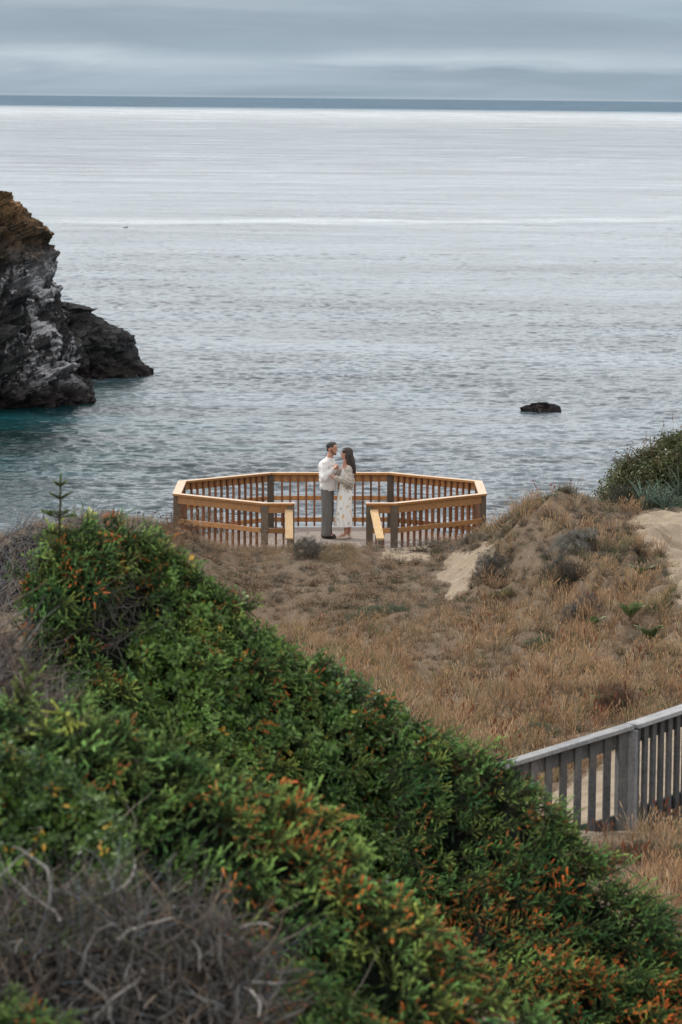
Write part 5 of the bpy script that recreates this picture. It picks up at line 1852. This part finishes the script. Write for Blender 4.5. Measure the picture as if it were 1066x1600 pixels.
def stalks(name, label, cat_, spots, cols, hr=(.3, .6), headn=10, hs=.02, headc=(.3, .08, .06), D=None, thin=.0025, lean=.12, group=None, long_head=False):
    """one plant: several upright dead stems carrying seed heads"""
    b = hit(*spots[0]) if D is None else P(*spots[0], D)
    o = empty(name, tuple(b), label, cat_, group)
    st = []
    for s_ in spots:
        q = hit(*s_) if D is None else P(*s_, D)
        st.append(q)
    st = np.array(st); k = len(st)
    ln = walk(st, np.stack([rg.normal(0, lean, k), rg.normal(0, lean, k), np.ones(k)], 1), rg.uniform(hr[0], hr[1], k), 7, rg, .07)
    V, T, C = tubes(ln, np.full((k, 7), thin), np.tile(cols, (k, 1)), 3)
    np_mesh('stems', V, T, M_TWIG, o, C=C)
    HV, HT, HC = [], [], []
    octv = np.array([[1, 0, 0], [-1, 0, 0], [0, 1, 0], [0, -1, 0], [0, 0, 1], [0, 0, -1]], float)
    octf = np.array([(0, 2, 4), (2, 1, 4), (1, 3, 4), (3, 0, 4), (2, 0, 5), (1, 2, 5), (3, 1, 5), (0, 3, 5)])
    off = 0
    for i in range(k):
        for j in range(headn):
            t = rg.uniform(.7, 1.0) if not long_head else .8 + .25 * j / headn
            q = ln[i, 0] + (ln[i, -1] - ln[i, 0]) * t + rg.normal(0, .018 if not long_head else .004, 3)
            HV.append(octv * hs * rg.uniform(.5, 1.1) * (np.array([1, 1, 1.8]) if long_head else 1) + q); HT.append(octf + off); off += 6
            HC.append(np.tile(np.array(headc) * rg.uniform(.5, 1.4), (6, 1)))
    np_mesh('seed_heads', np.concatenate(HV), np.concatenate(HT), M_TWIG, o, C=np.concatenate(HC))
    return o


stalks('dock_plant', 'tall thin dead stems with rusty seed clusters on top of the dune mound', 'plant', [(850, 792), (855, 792), (862, 790), (868, 789), (876, 789), (845, 796), (884, 790)], (.16, .08, .05), (.25, .50), 9, .014, (.28, .08, .06), D=64.3)
stalks('dry_stalks', 'sparse thin stalks sticking up right of the rusty seed stems on the mound', 'plant', [(905, 794), (915, 796), (922, 797), (935, 805), (896, 792), (942, 808)], (.13, .09, .06), (.15, .38), 5, .010, (.14, .09, .07), D=64.3)
stalks('dry_stalks', 'seeding grass stalks rising over the top of the olive green bush', 'plant', [(1010, 720), (1018, 712), (1028, 706), (1040, 700), (1052, 690), (1005, 724), (990, 740), (1062, 688), (978, 750)], (.20, .15, .09), (.25, .55), 7, .009, (.26, .17, .11), D=68.8, long_head=True)
stalks('yarrow_plant', 'dried brown flower heads in a row along the crest left of the platform', 'plant', [(x_, 822 + rg.uniform(-4, 4)) for x_ in (150, 158, 166, 178, 186, 198, 206, 214, 225, 236, 246, 252, 262, 268)], (.10, .07, .05), (.10, .30), 8, .014, (.10, .05, .045), D=66)
stalks('yarrow_plant', 'pale dried flower heads standing in front of the left railing', 'plant', [(x_, 838) for x_ in (298, 306, 313, 320, 328, 336, 343, 350, 357)], (.20, .14, .09), (.30, .50), 9, .013, (.45, .36, .32), D=68.2)
stalks('dry_stalks', 'thin dark stalks on the sand edge right of the platform', 'plant', [(786, 838), (792, 836), (815, 822), (824, 818), (781, 842)], (.12, .08, .06), (.12, .30), 4, .011, (.15, .09, .07), D=66.5)

for lab, a_, b_, s_, c_, tp_ in (
        ('brown twiggy tussock in front of the left corner post of the railing', 285, 842, 26, [(.30, .19, .12), (.22, .14, .09), (.15, .10, .07)], TW),
        ('light brown tussock at the foot of the left railing below the flower heads', 262, 856, 24, [(.36, .24, .15), (.25, .16, .10)], GRF)):
    plant('dune_plant', lab, 'plant', a_, b_, s_, 320, tp_, c_, [1.0 / len(c_)] * len(c_), hgt=44, wide=1.3, mat=M_DRY, stems=False)
# grey brush beyond the spruce, left
mB = Mound([(-80, 850, 57), (-30, 845, 57), (0, 835, 57), (30, 815, 57), (60, 798, 57.5), (110, 797, 58), (160, 803, 59), (210, 818, 60), (250, 835, 61)], .35, 1.2, 6.5, 1.0, amp=.22, fs=1.1, seed=41, curve=.1)
dead_bush('mass of fine grey leafless brush behind the spruce on the left against the water', mB, 9000, rg, (.17, .155, .145), 'grey_brush', Ls=.55, thick=0, fr=.0042)
# undergrowth at the right by the fence foot
for lab, a_, b_, s_, c_, tp_ in (
        ('brown green weeds around the foot of the thick fence post', 1000, 1345, 34, [(.12, .12, .06), (.20, .14, .08), (.08, .07, .04)], TWG),
        ('bright green leafy weed at the right edge under the fence', 1062, 1345, 26, [(.07, .15, .05), (.12, .2, .08)], TWG),
        ('reddish dry grass clump between the fence foot and the spruce', 955, 1352, 30, [(.33, .18, .09), (.22, .11, .055), (.45, .3, .17)], GR),
        ('bleached dry grass clump at the right edge below the green weed', 1045, 1420, 44, [(.40, .27, .16), (.28, .17, .1), (.5, .38, .24)], GR)):
    plant('weeds', lab, 'weeds', a_, b_, s_, 220, tp_, c_, [1.0 / len(c_)] * len(c_), flat=1.0, wide=1.3, mat=M_DRY if tp_ is GR else M_LEAF)
# small bird resting on the water
bd = P(196, 357, sea_D(357, 196)); bd[2] = .05
bird = empty('seabird', tuple(bd), 'tiny dark seabird floating on the open water right of the sea stack', 'bird')
BM = mat_plain('dark_feathers', (.03, .028, .03), .8, .2, .1, 5, 0)
remesh('body', [capsule((-.38, 0, .12), (.30, 0, .12), .10, .17, 12, 5), capsule((.28, 0, .16), (.42, 0, .46), .07, .06, 10, 4), capsule((.42, 0, .47), (.54, 0, .47), .075, .04, 10, 4), capsule((-.38, 0, .14), (-.62, 0, .2), .07, .02, 10, 4)], .03, BM, bird, 2)
mb = MB(); o_ = np.array(parent_world(bird)); Vb, Fb = capsule((.56, 0, .465), (.70, 0, .45), .02, .008, 8, 3); mb.add([np.array(v) + o_ for v in Vb], Fb)
mb.build('beak', mat_plain('beak', (.25, .18, .08), .5), bird, True)
